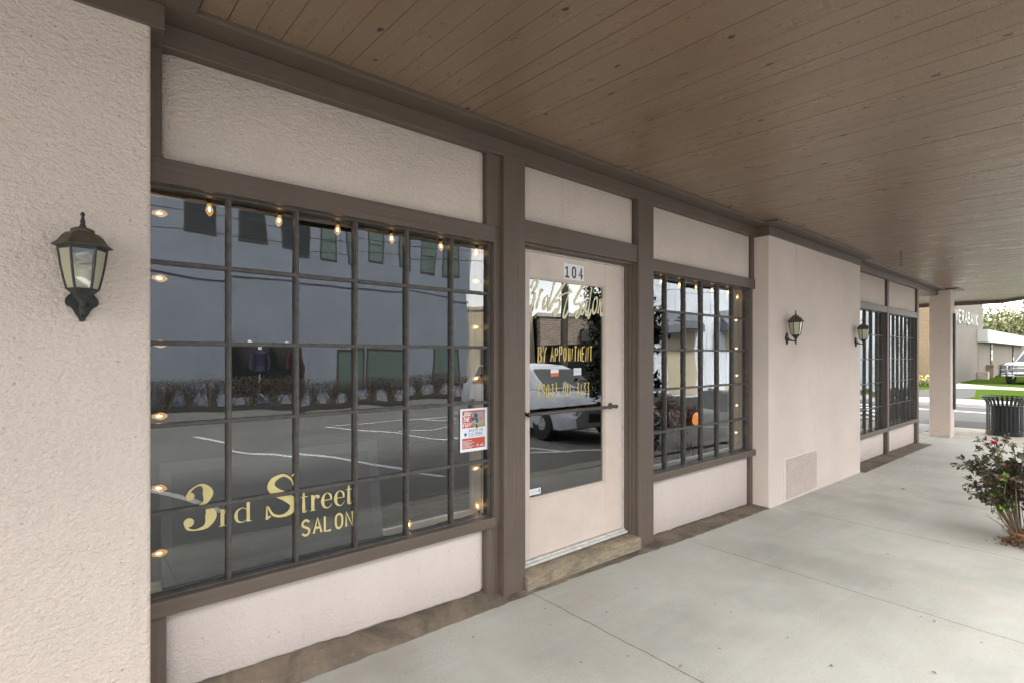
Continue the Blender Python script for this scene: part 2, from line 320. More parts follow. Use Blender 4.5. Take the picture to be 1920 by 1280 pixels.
# ------------------------------------------------------------------ mesh helpers
class MB:
    def __init__(s): s.v = []; s.f = []; s.m = []; s.mi = 0
    def add(s, vs, fs):
        o = len(s.v); s.v += [tuple(p) for p in vs]; s.f += [tuple(i+o for i in f) for f in fs]; s.m += [s.mi]*len(fs)
    def box(s, x0, x1, y0, y1, z0, z1):
        s.add([(x0,y0,z0),(x1,y0,z0),(x1,y1,z0),(x0,y1,z0),(x0,y0,z1),(x1,y0,z1),(x1,y1,z1),(x0,y1,z1)],
              [(0,3,2,1),(4,5,6,7),(0,1,5,4),(1,2,6,5),(2,3,7,6),(3,0,4,7)])
    def quad(s, a, b, c, d): s.add([a, b, c, d], [(0, 1, 2, 3)])
    def poly(s, pts, y0, y1):       # prism: pts in (x,z), extruded along y
        n = len(pts)
        s.add([(p[0], y0, p[1]) for p in pts]+[(p[0], y1, p[1]) for p in pts],
              [tuple(range(n)), tuple(range(2*n-1, n-1, -1))]+[(i, i+n, (i+1) % n+n, (i+1) % n) for i in range(n)])
    def slab(s, pts, z0, z1):       # prism: pts in (x,y) counter-clockwise
        n = len(pts)
        s.add([(p[0], p[1], z0) for p in pts]+[(p[0], p[1], z1) for p in pts],
              [tuple(range(n-1, -1, -1)), tuple(range(n, 2*n))]+[(i, (i+1) % n, (i+1) % n+n, i+n) for i in range(n)])
    def profx(s, pts, x0, x1):      # prism: pts in (y,z), extruded along x
        n = len(pts)
        s.add([(x0, p[0], p[1]) for p in pts]+[(x1, p[0], p[1]) for p in pts],
              [tuple(range(n)), tuple(range(2*n-1, n-1, -1))]+[(i, i+n, (i+1) % n+n, (i+1) % n) for i in range(n)])
    def tube(s, pts, r, n=8, cap=True):
        pts = [Vector(p) for p in pts]; rs = r if isinstance(r, (list, tuple)) else [r]*len(pts)
        rings = []
        up = Vector((0, 0, 1))
        for i, p in enumerate(pts):
            d = (pts[min(i+1, len(pts)-1)]-pts[max(i-1, 0)])
            if d.length < 1e-9: d = Vector((0, 0, 1))
            d.normalize()
            a = d.cross(up) if abs(d.dot(up)) < .95 else d.cross(Vector((1, 0, 0)))
            a.normalize(); bb = d.cross(a)
            rings.append([p+(a*math.cos(2*math.pi*k/n)+bb*math.sin(2*math.pi*k/n))*rs[i] for k in range(n)])
        vs = [q for rg_ in rings for q in rg_]
        fs = [(i*n+k, i*n+(k+1) % n, (i+1)*n+(k+1) % n, (i+1)*n+k) for i in range(len(pts)-1) for k in range(n)]
        if cap: fs += [tuple(range(n-1, -1, -1)), tuple((len(pts)-1)*n+k for k in range(n))]
        s.add(vs, fs)
    def lathe(s, prof, n=24, c=(0, 0, 0), ang=0, axis='z'):   # prof: (r,z)
        vs = []
        for r, z in prof:
            for k in range(n):
                a = ang+2*math.pi*k/n; x, y = r*math.cos(a), r*math.sin(a)
                if axis == 'z': vs.append((c[0]+x, c[1]+y, c[2]+z))
                elif axis == 'y': vs.append((c[0]+x, c[1]+z, c[2]+y))
                else: vs.append((c[0]+z, c[1]+x, c[2]+y))
        m = len(prof)
        fs = [(i*n+k, i*n+(k+1) % n, (i+1)*n+(k+1) % n, (i+1)*n+k) for i in range(m-1) for k in range(n)]
        fs += [tuple(range(n-1, -1, -1)), tuple((m-1)*n+k for k in range(n))]
        s.add(vs, fs)
    def build(s, name, mat, parent=None, smooth=False, bevel=0, loc=None):
        me = bpy.data.meshes.new(name); me.from_pydata(s.v, [], s.f)
        mats = mat if isinstance(mat, (list, tuple)) else [mat]
        for q in mats: me.materials.append(q)
        if len(mats) > 1: me.polygons.foreach_set('material_index', s.m)
        if smooth: me.polygons.foreach_set('use_smooth', [True]*len(me.polygons))
        me.update()
        o = bpy.data.objects.new(name, me); col.objects.link(o)
        if smooth == 'auto' or smooth is True:
            try: me.set_sharp_from_angle(angle=R(40))
            except Exception: pass
        if parent is not None: o.parent = parent
        if loc: o.location = loc
        if bevel:
            mo = o.modifiers.new('bevel', 'BEVEL'); mo.width = bevel; mo.segments = 2; mo.limit_method = 'ANGLE'
        return o
def tag(o, label=None, cat=None, group=None, kind=None):
    if label: o['label'] = label
    if cat: o['category'] = cat
    if group: o['group'] = group
    if kind: o['kind'] = kind
    return o
def empty(name, loc=(0, 0, 0), rz=0):
    e = bpy.data.objects.new(name, None); e.location = loc; e.rotation_euler = (0, 0, rz); e.empty_display_size = .1; col.objects.link(e); return e
def copy_tree(o, parent=None):
    c = o.copy(); col.objects.link(c)
    if parent is not None: c.parent = parent
    for ch in [x for x in bpy.data.objects if x.parent == o]: copy_tree(ch, c)
    return c
def interp(tab, x):
    if x <= tab[0][0]:
        a, b_ = tab[0], tab[1]
    elif x >= tab[-1][0]:
        a, b_ = tab[-2], tab[-1]
    else:
        for a, b_ in zip(tab, tab[1:]):
            if a[0] <= x <= b_[0]: break
    return a[1]+(b_[1]-a[1])*(x-a[0])/(b_[0]-a[0])
GT = [(-6, .07), (-2, .04), (0, .02), (2.2, 0), (5.3, -.048), (8, -.078), (12, -.115), (14.5, -.140), (15, -.142)]
def zg(x, y): return interp(GT, x)+.0131*min(y, .4)

# ------------------------------------------------------------------ ground
def sheet(name, pts, z, mat, label=None, kind='structure', lift=0):
    m = MB(); m.add([(p[0], p[1], z) for p in pts], [tuple(range(len(pts)))]); o = m.build(name, mat); tag(o, label, None, None, kind); return o
sheet('ground', [(-300, -300), (300, -300), (300, 300), (-300, 300)], -.32, M['grass'], 'flat green ground reaching to the horizon')
b = NB('bounce_parking_asphalt'); v = b.map(); n1 = b.noise(v, .5, 5, .6); n2 = b.noise(v, 90, 3, .7)  # asphalt colour lightened so the lot bounces more light onto the storefront
c = b.ramp(n1, .3, .7, (.165, .165, .158), (.215, .212, .20)); c = b.mix(b.ramp(n2, .35, .65), b.mix(1.0, c, (.8, .8, .8), 'MULTIPLY'), c); M['lot'] = b.done(c, .85, b.bump(n2, .5, .004), 0, .3)
sheet('road', [(12.6, -60), (22.9, -60), (22.35, 60), (12.6, 60)], -.204, M['asphalt'], 'grey asphalt side street beyond the corner pillar')
sheet('parking_lot', [(-60, -60), (15.2, -60), (15.2, -3), (12.9, -2.2), (12.6, 1), (-60, 1)], -.20, M['lot'], 'light grey parking lot in front of the storefront')
# sidewalk as a sloping grid, outline with the clipped corner
m = MB(); xs = [-5+.5*i for i in range(0, 39)]
def yedge(x):
    if x < 11.9: return -2.15
    return -2.15+(x-11.9)*(2.04/2.3)
for a, c_ in zip(xs, xs[1:]):
    ya, yb = yedge(a), yedge(c_)
    if a >= 14.2: break
    for k in range(4):
        t0, t1 = k/4, (k+1)/4
        p = [(a, ya+(.35-ya)*t0), (c_, yb+(.35-yb)*t0), (c_, yb+(.35-yb)*t1), (a, ya+(.35-ya)*t1)]
        m.quad(*[(x, y, zg(x, y)) for x, y in p])
    m.quad((a, ya, zg(a, ya)-.3), (c_, yb, zg(c_, yb)-.3), (c_, yb, zg(c_, yb)), (a, ya, zg(a, ya)))
tag(m.build('sidewalk', M['concrete'], smooth=False), 'pale stained concrete sidewalk under the canopy', None, None, 'structure')
# side walkway round the corner, beyond the last window
m = MB(); m.slab([(11.7, .351), (14.2, .351), (15.6, .36), (15.7, 9), (11.7, 9)], -.40, -.128)
tag(m.build('side_walkway', M['far_concrete']), 'light concrete walkway turning the corner behind the pillar', None, None, 'structure')
# curb and corner pad beyond the sidewalk
m = MB(); m.slab([(11.95, -2.20), (12.3, -2.45), (14.75, -.25), (14.75, .35), (14.2, .35), (14.2, -.16)], -.4, -.150)
m.slab([(-6, -2.42), (11.95, -2.42), (11.95, -2.17), (-6, -2.17)], -.4, -.075)
tag(m.build('curb', M['curb']), 'brownish concrete curb along the sidewalk edge', None, None, 'structure')
m = MB(); m.slab([(12.4, -2.5), (15.4, -2.5), (15.9, -.7), (15.75, .349), (14.76, .349), (14.76, -.30)], -.4, -.168)
tag(m.build('corner_pad', M['curb']), 'stained concrete corner pad under the trash can', None, None, 'structure')
# street markings
m = MB()
m.quad((20.72, -.2, -.196), (20.86, -.2, -.196), (20.86, 40, -.196), (20.72, 40, -.196))
for k in range(5):
    x = 16.2+k*1.25; m.quad((x, -4, -.196), (x+.45, -4, -.196), (x+.45+.3, -.95+.07*k, -.196), (x+.3, -.95+.07*k, -.196))
for x in (-4.1, -1.4, 1.3, 4.0, 6.7, 9.4, 12.1):
    m.quad((x, -3.6, -.196), (x+.10, -3.6, -.196), (x+.10-1.95, -9.9, -.196), (x-1.95, -9.9, -.196))
m.quad((5.6, -8.0, -.192), (7.6, -8.0, -.192), (7.6, -7.9, -.192), (5.6, -7.9, -.192))
m.quad((5.0, -9.95, -.192), (9.0, -9.95, -.192), (9.0, -9.85, -.192), (5.0, -9.85, -.192))
m.quad((5.9, -4.2, -.192), (7.4, -3.4, -.192), (7.35, -3.3, -.192), (5.85, -4.1, -.192))
tag(m.build('road_markings', M['road_paint']), 'white painted parking and crosswalk lines', None, None, 'structure')
# far side: curb, sidewalk, lawn, driveway
m = MB(); m.slab([(22.7, -40), (25.3, -40), (24.9, 60), (22.4, 60)], -.4, -.09)
tag(m.build('far_sidewalk', M['far_concrete']), 'bright concrete sidewalk across the side street', None, None, 'structure')
m = MB()
for k in range(8):
    x0, x1 = 25.2+k*1.6, 25.2+(k+1)*1.6; z0, z1 = -.095+.02*k, -.095+.02*(k+1)
    m.quad((x0, -30, z0), (x1, -30, z1), (x1, 60, z1), (x0, 60, z0))
m.quad((38, -30, .065), (90, -30, .4), (90, 60, .4), (38, 60, .065))
tag(m.build('lawn', M['grass']), 'green mown lawn in front of the brick buildings', None, None, 'structure')
m = MB()
def lz(x): return -.095+.0125*(x-25.2)+.006
def strip(pts):
    m.add([(x, y, lz(x)) for x, y in pts], [tuple(range(len(pts)))])
strip([(31.2, -20), (33.6, -20), (33.6, .5), (34.2, 1.7), (36, 3.3), (31, 3.3), (31.8, 1.6)])
tag(m.build('driveway', M['far_concrete']), 'pale driveway crossing the lawn by the bank building', None, None, 'structure')
m = MB(); strip([(25.3, 1.45), (26.5, 1.3), (31.0, 1.9), (31, 3.2), (25.3, 4.4)])
tag(m.build('side_path', M['asphalt']), 'grey asphalt patch between two lawns', None, None, 'structure')

# ------------------------------------------------------------------ the storefront building
B = empty('salon_building', (0, 0, 0))
tag(B, 'pink stucco storefront with brown timber trim and gridded windows under a canopy', 'building')
def part(name, mb, mat, **kw): return mb.build(name, mat, B, **kw)
# strip of footing along the wall
WT = [(-2, .18), (.2, .115), (1.94, .056), (3.7, .004), (5.25, -.042), (8, -.070), (11.9, -.108)]
ST = [(.2, -.028), (2, -.036), (2.74, -.04), (3.98, -.095), (5.25, -.11)]
m = MB()
def strip_run(x0, x1, ty, n):
    for i in range(n):
        a, c_ = x0+(x1-x0)*i/n, x0+(x1-x0)*(i+1)/n
        j = lambda x: .012*noise.noise(Vector((x*9, 3, 1)))+.008*noise.noise(Vector((x*31, 7, 1)))
        ya, yc = ty(a)+j(a), ty(c_)+j(c_)
        za, zc = zg(a, ya), zg(c_, yc)
        wa, wc = interp(WT, a), interp(WT, c_)
        h = lambda x, k: .007*noise.noise(Vector((x*8, k, 4)))
        p = [(ya, za-.02), (ya, za+.008), (ya+.035, za+.6*(max(wa-za, .012))*.6+.006), (.09, wa+.004)]
        q = [(yc, zc-.02), (yc, zc+.008), (yc+.035, zc+.6*(max(wc-zc, .012))*.6+.006), (.09, wc+.004)]
        for k in range(3):
            m.quad((a, p[k][0], p[k][1]+(h(a, k) if k else 0)), (c_, q[k][0], q[k][1]+(h(c_, k) if k else 0)), (c_, q[k+1][0], q[k+1][1]+h(c_, k+1)), (a, p[k+1][0], p[k+1][1]+h(a, k+1)))
strip_run(.24, 5.404, lambda x: interp(ST, x), 120)
part('footing_strip', m, M['strip'], smooth=True); m = MB()
strip_run(8.192, 11.95, lambda x: -.17, 60)
part('footing_strip', m, M['strip'], smooth=True)

# wall columns (projecting stucco piers)
PY = -.118
def pier(x0, x1, name, mat, ztop=2.80):
    m = MB(); n = max(2, int((x1-x0)/.12)); zb0 = -.3
    # lower edge is slightly ragged above the footing
    m.box(x0, x1, PY, .30, zb0, ztop)
    return part(name, m, mat, bevel=.012)
pier(-3.2, .247, 'stucco_pier', M['stucco'])
pier(5.405, 8.19, 'stucco_pier', M['stucco_soft'])
m = MB(); m.box(-8, -3.2, .05, .3, -.2, 2.9); part('end_wall', m, M['stucco_soft'])

# stucco infill panels with rounded ragged rim
def panel(x0, x1, z0, z1, y=.05, ragged=False):
    m = MB(); nx = max(4, int((x1-x0)/.03)); r = .012
    rows = [(z0, y+.03, 0), (z0+.004, y+.008, 1), (z0+.016, y, 2), (z1-.012, y, 3), (z1-.003, y+.006, 4), (z1, y+.03, 5)]
    vs = []
    for z, yy, k in rows:
        for i in range(nx+1):
            x = x0+(x1-x0)*i/nx
            dz = 0
            if ragged and k < 3: dz = interp(WT, x)-z0+.010*noise.noise(Vector((x*6, 2, 9)))+.006*noise.noise(Vector((x*22, 5, 2)))+.008
            edge = .018*(1 if i in (0, nx) else 0)
            vs.append((x, yy+edge, z+dz))
    W_ = nx+1
    m.add(vs, [(k*W_+i, k*W_+i+1, (k+1)*W_+i+1, (k+1)*W_+i) for k in range(len(rows)-1) for i in range(nx)])
    m.box(x0+.001, x1-.001, y+.032, .30, (min(z0, interp(WT, x0), interp(WT, x1))-.15) if ragged else z0+.001, z1-.001)
    return part('stucco_panel', m, M['stucco_fine'] if ragged else M['stucco'], smooth=True)
panel(.300, 1.925, 2.263, 2.70)
panel(2.207, 3.39, 2.345, 2.70)
panel(3.587, 5.345, 2.263, 2.70)
panel(8.19, 9.99, 2.263, 2.70)
panel(10.09, 11.83, 2.263, 2.70)
panel(.318, 1.935, .0, .455, .07, True)
panel(3.587, 5.345, .0, .47, .07, True)
panel(8.19, 9.99, .0, .30, .07, True)
panel(10.07, 11.86, .0, .30, .07, True)

# timber: studs, posts, heads, sills
def stud(x0, x1, y0, z0, z1, name='stud', y1=.2, bev=.003): m = MB(); m.box(x0, x1, y0, y1, z0, z1); return part(name, m, M['brown_z'], bevel=bev)
stud(.238, .300, .028, 2.262, 2.71); stud(.238, .317, .05, -.05, .458)
stud(1.925, 2.034, .030, 2.262, 2.71); stud(1.935, 2.034, .048, -.05, .458); stud(1.985, 2.034, .036, .457, 2.263)
stud(2.033, 2.207, 0, -.06, 2.702, 'post', .22, .005)
stud(3.390, 3.587, 0, -.10, 2.702, 'post', .22, .005)
stud(5.345, 5.404, .035, 2.262, 2.71); stud(5.345, 5.404, .05, -.15, .468); stud(5.345, 5.404, .05, .469, 2.262)
stud(9.992, 10.088, .02, -.2, 2.71, 'mullion_post')
stud(11.83, 11.95, .02, -.3, 2.71, 'corner_post', .3)
def head(x0, x1, z0, z1, y0=.022, name='head_beam'):
    m = MB(); m.box(x0, x1, y0, .2, z0, z1); return part(name, m, M['brown_x'], bevel=.004)
head(.238, 1.986, 2.166, 2.264); head(3.58, 5.404, 2.166, 2.264); head(8.18, 9.993, 2.166, 2.268); head(10.087, 11.84, 2.166, 2.268)
head(2.206, 3.391, 2.205, 2.340, .012, 'door_head')
m = MB(); m.box(2.206, 3.391, .045, .2, 2.190, 2.206); m.box(2.206, 3.391, .085, .2, 2.181, 2.191); part('door_head_moulding', m, M['brown_x'], bevel=.003)
def sill(x0, x1, zt, z0):
    m = MB(); m.profx([(.016, z0), (.016, z0+.055), (.022, z0+.062), (.085, zt), (.12, zt), (.12, z0)][::-1], x0, x1)
    return part('sill', m, M['brown_x'], bevel=.003)
sill(.238, 1.986, .512, .455); sill(3.58, 5.404, .522, .468); sill(8.18, 9.993, .330, .285); sill(10.087, 11.84, .330, .285)
# door casing on the right (three stepped mouldings) and hidden left jamb
m = MB(); m.box(3.347, 3.391, .085, .24, -.05, 2.206); m.box(3.362, 3.391, .058, .24, -.05, 2.206); m.box(3.376, 3.391, .032, .24, -.05, 2.206)
part('door_casing', m, M['brown_z'], bevel=.004)
m = MB(); m.box(2.206, 2.285, .085, .24, .0, 2.206); part('door_casing', m, M['brown_z'], bevel=.004)

# windows -----------------------------------------------------------
def window(x0, x1, zb, zt, cols, rows, mun_w=.020):
    f = MB(); yf, yg = .064, .088
    f.box(x0, x0+.016, yf, .125, zb, zt); f.box(x1-.016, x1, yf, .125, zb, zt)
    f.box(x0+.016, x1-.016, yf+.002, .125, zb, zb+.014); f.box(x0+.016, x1-.016, yf+.002, .125, zt-.012, zt)
    fo = part('window_frame', f, M['muntin'], bevel=.002)
    g_ = MB()
    for c_ in cols:
        g_.box(c_-mun_w*.5, c_+mun_w*.5, .072, .108 if mun_w > .015 else .096, zb+.010, zt-.010)
        g_.box(c_-.005, c_+.005, yf+.002, .0725, zb+.012, zt-.012)
    for r in rows:
        g_.box(x0+.010, x1-.010, .0735, .105, r-mun_w*.45, r+mun_w*.45)
        g_.box(x0+.012, x1-.012, yf+.0045, .074, r-.0045, r+.0045)
    g_.build('muntin_grid', M['muntin'], fo, bevel=.0015)
    p = MB(); X = [x0+.010]+list(cols)+[x1-.010]; Z = [zb+.008]+list(rows)+[zt-.008]
    for i in range(len(X)-1):
        for k in range(len(Z)-1):
            ax, az = random.gauss(0, .0014), random.gauss(0, .0020)
            xc, zc = (X[i]+X[i+1])/2, (Z[k]+Z[k+1])/2
            q = [(X[i], Z[k]), (X[i+1], Z[k]), (X[i+1], Z[k+1]), (X[i], Z[k+1])]
            p.quad(*[(x, .090+ax*(x-xc)*2+az*(z-zc)*2, z) for x, z in q])
    go = p.build('panes', M['glass'], fo)
    return fo
def inner_bay(x0, x1, zb, zt, depth=.275, right=True):
    m = MB()
    m.box(x0-.05, x1+.05, .122, depth, zb-.03, zb)           # white inner sill
    m.box(x0-.05, x1+.05, depth, depth+.02, zb-.05, zb+.006)
    m.box(x1-.002, x1+.06, .122, depth, zb, zt)
    m.box(x1-.004, x1+.06, depth-.02, depth+.012, zb+.006, zt)
    m.box(x0-.06, x0+.002, .122, depth, zb, zt)
    m.box(x0-.06, x1+.06, .122, depth, zt, zt+.05)
    part('window_reveal', m, M['white_in'], bevel=.002)
W1c = [.548, .834, 1.124, 1.415, 1.706]
RW = [.848, 1.203, 1.534, 1.860]
window(.240, 1.985, .505, 2.170, W1c, RW); inner_bay(.24, 1.985, .500, 2.170)
W2c = [3.868+.2915*i for i in range(5)]
window(3.588, 5.345, .515, 2.170, W2c, RW); inner_bay(3.588, 5.345, .510, 2.170)
RW3 = [.69, 1.065, 1.432, 1.805]
window(8.19, 9.992, .322, 2.170, [8.19+.3003*i for i in range(1, 6)], RW3, .013); inner_bay(8.19, 9.992, .318, 2.17)
window(10.088, 11.832, .322, 2.170, [10.088+.2491*i for i in range(1, 7)], RW3, .011); inner_bay(10.088, 11.832, .318, 2.17)

# door --------------------------------------------------------------
D = MB()
x0, x1, zb, zt = 2.286, 3.328, .140, 2.172
gx0, gx1, gz0, gz1 = 2.350, 3.130, .528, 2.008
D.box(x0, gx0, .118, .160, zb, zt); D.box(gx1, x1, .118, .160, zb, zt)
D.box(gx0, gx1, .1185, .160, zb, gz0); D.box(gx0, gx1, .1185, .160, gz1, zt)
# glazing stops
D.box(gx0, gx0+.010, .126, .154, gz0, gz1); D.box(gx1-.010, gx1, .126, .154, gz0, gz1); D.box(gx0+.01, gx1-.01, .126, .154, gz0, gz0+.010); D.box(gx0+.01, gx1-.01, .126, .154, gz1-.010, gz1)
door = part('door', D, M['door_paint'], bevel=.002)
m = MB(); m.quad((gx0+.008, .140, gz0+.008), (gx1-.008, .140, gz0+.008), (gx1-.008, .140, gz1-.008), (gx0+.008, .140, gz1-.008)); m.build('pane', M['glass_door'], door)
m = MB(); m.tube([(2.29, .060, 1.103), (3.19, .060, 1.103)], .011, 14)
for x in (2.295, 3.185):
    m.tube([(x, .060, 1.103), (x, .118, 1.103)], .011, 12); m.lathe([(.004, -.004), (.024, 0), (.026, .006), (.014, .014), (.012, .02)], 18, (x, .112, 1.103), 0, 'y'); m.lathe([(.002, -.018), (.012, -.014), (.016, 0), (.012, .014), (.002, .018)], 14, (x, .060, 1.103), 0, 'x')
m.build('push_bar', M['pipe'], door, smooth=True)
m = MB(); m.box(3.329, 3.343, .106, .15, .138, 2.18); m.box(2.286, 3.343, .106, .15, 2.174, 2.184)
for k in range(12): m.lathe([(.004, -.003), (.003, 0)], 8, (3.336, .106, .25+k*.165), 0, 'y')
m.build('weatherstrip', M['alu'], door)
m = MB(); m.box(2.26, 3.345, .070, .17, .112, .128); m.box(2.26, 3.345, .095, .15, .128, .137); part('threshold', m, M['alu'], bevel=.003)
m = MB()
n = 26
vs = []
for i in range(n+1):
    x = 2.208+(3.388-2.208)*i/n
    zt_ = .098-.012*(x-2.2)+.004*noise.noise(Vector((x*7, 1, 1))); zb_ = .035-.03*(x-2.2)
    jy = .006*noise.noise(Vector((x*9, 4, 1)))
    for (y, z) in ((-.022+jy, -.05), (-.020+jy, zb_+.01), (-.024+jy, zt_-.010), (-.014+jy, zt_), (.03, zt_+.006), (.10, zt_+.012)): vs.append((x, y, z))
m.add(vs, [(i*6+k, (i+1)*6+k, (i+1)*6+k+1, i*6+k+1) for i in range(n) for k in range(5)])
m.add(vs[:6]+[(2.208, .10, -.05)], [(0, 1, 2, 3, 4, 5, 6)]); m.add(vs[-6:]+[(3.388, .10, -.05)], [(6, 5, 4, 3, 2, 1, 0)])
part('door_step', m, M['step'], smooth=True)

# house number plate on the door rail and lettering ------------------
GL = {
 'A': [[(0,0),(.5,1),(1,0)],[(.2,.35),(.8,.35)]], 'B': [[(0,0),(0,1),(.7,.95),(.8,.75),(.6,.55),(0,.53)],[(.6,.55),(.95,.35),(.85,.08),(0,0)]],
 'D': [[(0,0),(0,1),(.6,.95),(.95,.6),(.95,.4),(.6,.03),(0,0)]], 'E': [[(.9,1),(0,1),(0,0),(.9,0)],[(0,.52),(.7,.52)]], 'F': [[(.9,1),(0,1),(0,0)],[(0,.52),(.7,.52)]],
 'G': [[(.9,.85),(.5,1),(.1,.8),(0,.5),(.1,.15),(.5,0),(.9,.15),(.9,.45),(.55,.45)]], 'H': [[(0,0),(0,1)],[(.9,0),(.9,1)],[(0,.5),(.9,.5)]],
 'I': [[(.3,0),(.3,1)]], 'J': [[(.8,1),(.8,.2),(.5,0),(.15,.05),(0,.25)]], 'K': [[(0,0),(0,1)],[(.85,1),(0,.45),(.9,0)]], 'L': [[(0,1),(0,0),(.8,0)]],
 'M': [[(0,0),(.1,1),(.5,.35),(.9,1),(1,0)]], 'N': [[(0,0),(0,1),(.85,0),(.85,1)]], 'O': [[(.45,1),(.1,.85),(0,.5),(.1,.15),(.45,0),(.8,.15),(.9,.5),(.8,.85),(.45,1)]],
 'P': [[(0,0),(0,1),(.7,.97),(.85,.75),(.7,.5),(0,.45)]], 'R': [[(0,0),(0,1),(.7,.97),(.85,.75),(.65,.52),(0,.5)],[(.4,.5),(.9,0)]],
 'S': [[(.85,.85),(.5,1),(.1,.88),(.08,.65),(.5,.5),(.85,.35),(.8,.1),(.4,0),(0,.15)]], 'T': [[(.45,0),(.45,1)],[(0,1),(.9,1)]],
 'U': [[(0,1),(0,.25),(.2,.03),(.6,.03),(.85,.25),(.85,1)]], 'V': [[(0,1),(.45,0),(.9,1)]], 'Y': [[(0,1),(.45,.5),(.9,1)],[(.45,.5),(.4,0)]],
 '0': [[(.4,1),(.08,.85),(0,.5),(.08,.15),(.4,0),(.72,.15),(.8,.5),(.72,.85),(.4,1)]], '1': [[(.12,.8),(.42,1),(.42,0)]], '3': [[(.05,.95),(.75,1),(.35,.6),(.75,.45),(.75,.12),(.4,0),(0,.12)]],
 '7': [[(0,1),(.8,1),(.35,0)]], '9': [[(.75,.75),(.6,.98),(.2,.98),(.05,.75),(.2,.5),(.6,.52),(.75,.75),(.7,.3),(.45,0)]],
 '4': [[(.62,0),(.62,1),(0,.3),(.85,.3)]],
 '(': [[(.4,1.12),(.12,.75),(.08,.35),(.3,-.12)]], ')': [[(.1,1.12),(.38,.75),(.38,.3),(.1,-.12)]], '-': [[(.05,.45),(.6,.45)]], '!': [[(.2,1),(.2,.3)],[(.2,.05),(.2,.0)]], ' ': [],
}
def ribbon(m, pts, wd, y, smooth=3, xf=lambda x, z: (x, z)):
    P = [(p[0], p[1], (p[2] if len(p) > 2 else 1.0)) for p in pts]
    if smooth and len(P) > 2:
        Q = []
        for i in range(len(P)-1):
            p0, p1, p2, p3 = P[max(i-1, 0)], P[i], P[i+1], P[min(i+2, len(P)-1)]
            for s_ in range(smooth):
                t = s_/smooth
                Q.append(tuple(.5*((2*p1[k])+(-p0[k]+p2[k])*t+(2*p0[k]-5*p1[k]+4*p2[k]-p3[k])*t*t+(-p0[k]+3*p1[k]-3*p2[k]+p3[k])*t**3) for k in range(3)))
        Q.append(P[-1]); P = Q
    W = []
    for i, p in enumerate(P):
        a = P[max(i-1, 0)]; c_ = P[min(i+1, len(P)-1)]
        ax, az = xf(a[0], a[1]); cx, cz = xf(c_[0], c_[1]); px, pz = xf(p[0], p[1])
        d = Vector((cx-ax, cz-az)); d = d.normalized() if d.length > 1e-9 else Vector((0, 1))
        nrm = Vector((-d.y, d.x)); h = wd*max(p[2], .02)/2
        W.append(((px+nrm.x*h, y, pz+nrm.y*h), (px-nrm.x*h, y, pz-nrm.y*h)))
    vs = [q for w_ in W for q in w_]
    m.add(vs, [(2*i, 2*i+1, 2*i+3, 2*i+2) for i in range(len(W)-1)])
def disc(m, x, z, r, y, sx=1):
    n = 18; m.add([(x+r*sx*math.cos(2*math.pi*k/n), y, z+r*math.sin(2*math.pi*k/n)) for k in range(n)], [tuple(range(n))])
def text(m, s, x, z, h, wd, adv, y, slant=0, stroke=.12, smooth=0, jit=0):
    step = 0
    for ch in s:
        js = random.uniform(-jit, jit)
        for st in GL.get(ch, []):
            pts = [(x+wd*p[0]+slant*h*p[1], z+h*(p[1]*(1+js)), 1) for p in st]
            step += 1
            # lengthen ends a touch so that corners close
            ribbon(m, pts, stroke*h, y-.00012*(step % 7), smooth)
        nar = .55 if ch in 'I!1(' else 1.0
        x += adv*(nar if ch in 'I!' else 1.0)
    return x
def mitre_text(*a, **k): return text(*a, **k)

# gold lettering on window 1 (lies on the glass of the first window)
gm_ = MB(); yL = .0848
def didone(ch, x, z, h, sx=1.0):
    global gm_
    T = {
     '3': ([[(.155,.80,.09),(.20,.90,.045),(.36,.985,.035),(.50,.955,.09),(.585,.79,.21),(.53,.61,.11),(.36,.525,.03)],
            [(.36,.525,.03),(.56,.48,.09),(.655,.28,.23),(.56,.07,.12),(.33,.012,.035),(.14,.06,.05),(.10,.18,.09)]], [(.185,.765,.085),(.155,.20,.10)]),
     'S': ([[(.66,.70,.02),(.60,.86,.045),(.43,.972,.06),(.22,.90,.12),(.16,.74,.17),(.28,.59,.19),(.50,.45,.20),(.665,.27,.18),(.60,.09,.13),(.40,.022,.06),(.20,.09,.055),(.09,.30,.03)],
            [(.70,.70,.02),(.70,.985,.055)],[(.065,.0,.055),(.065,.31,.02)],[(.62,.93,.05),(.70,.985,.02)],[(.065,.0,.02),(.14,.07,.05)]], []),
     'r': ([[(.22,0.0,.2),(.22,.99,.2)],[(.0,.02,.04),(.44,.02,.04)],[(.03,.97,.04),(.22,.97,.04)],[(.30,.66,.05),(.42,.90,.07),(.56,.95,.10)]], [(.60,.84,.11)]),
     'd': ([[(.66,.84,.04),(.46,.975,.05),(.22,.84,.13),(.14,.5,.21),(.22,.15,.13),(.46,.02,.05),(.66,.14,.04)],[(.74,.0,.2),(.74,1.5,.2)],[(.56,1.48,.04),(.74,1.48,.04)],[(.74,.02,.04),(.92,.02,.04)]], []),
     'e': ([[(.14,.53,.05),(.74,.53,.05)],[(.72,.55,.10),(.66,.82,.12),(.44,.975,.04),(.22,.84,.13),(.13,.5,.21),(.22,.16,.14),(.46,.02,.06),(.66,.10,.04),(.76,.26,.02)]], []),
     't': ([[(.30,1.34,.10),(.30,.20,.20),(.36,.05,.12),(.50,.03,.04),(.62,.14,.02)],[(.04,.97,.05),(.62,.97,.05)]], []),
    }[ch]
    k = 0
    for st in T[0]:
        k += 1
        pts = [(x+p[0]*h*sx, z+p[1]*h, p[2]) for p in st]
        ribbon(gm_, pts, h, yL-.00015*k, 6 if len(st) > 2 else 0)
    for (a, c_, r) in T[1]: disc(gm_, x+a*h*sx, z+c_*h, r*h, yL-.0009, 1)
didone('3', .374, .753, .190, .86)
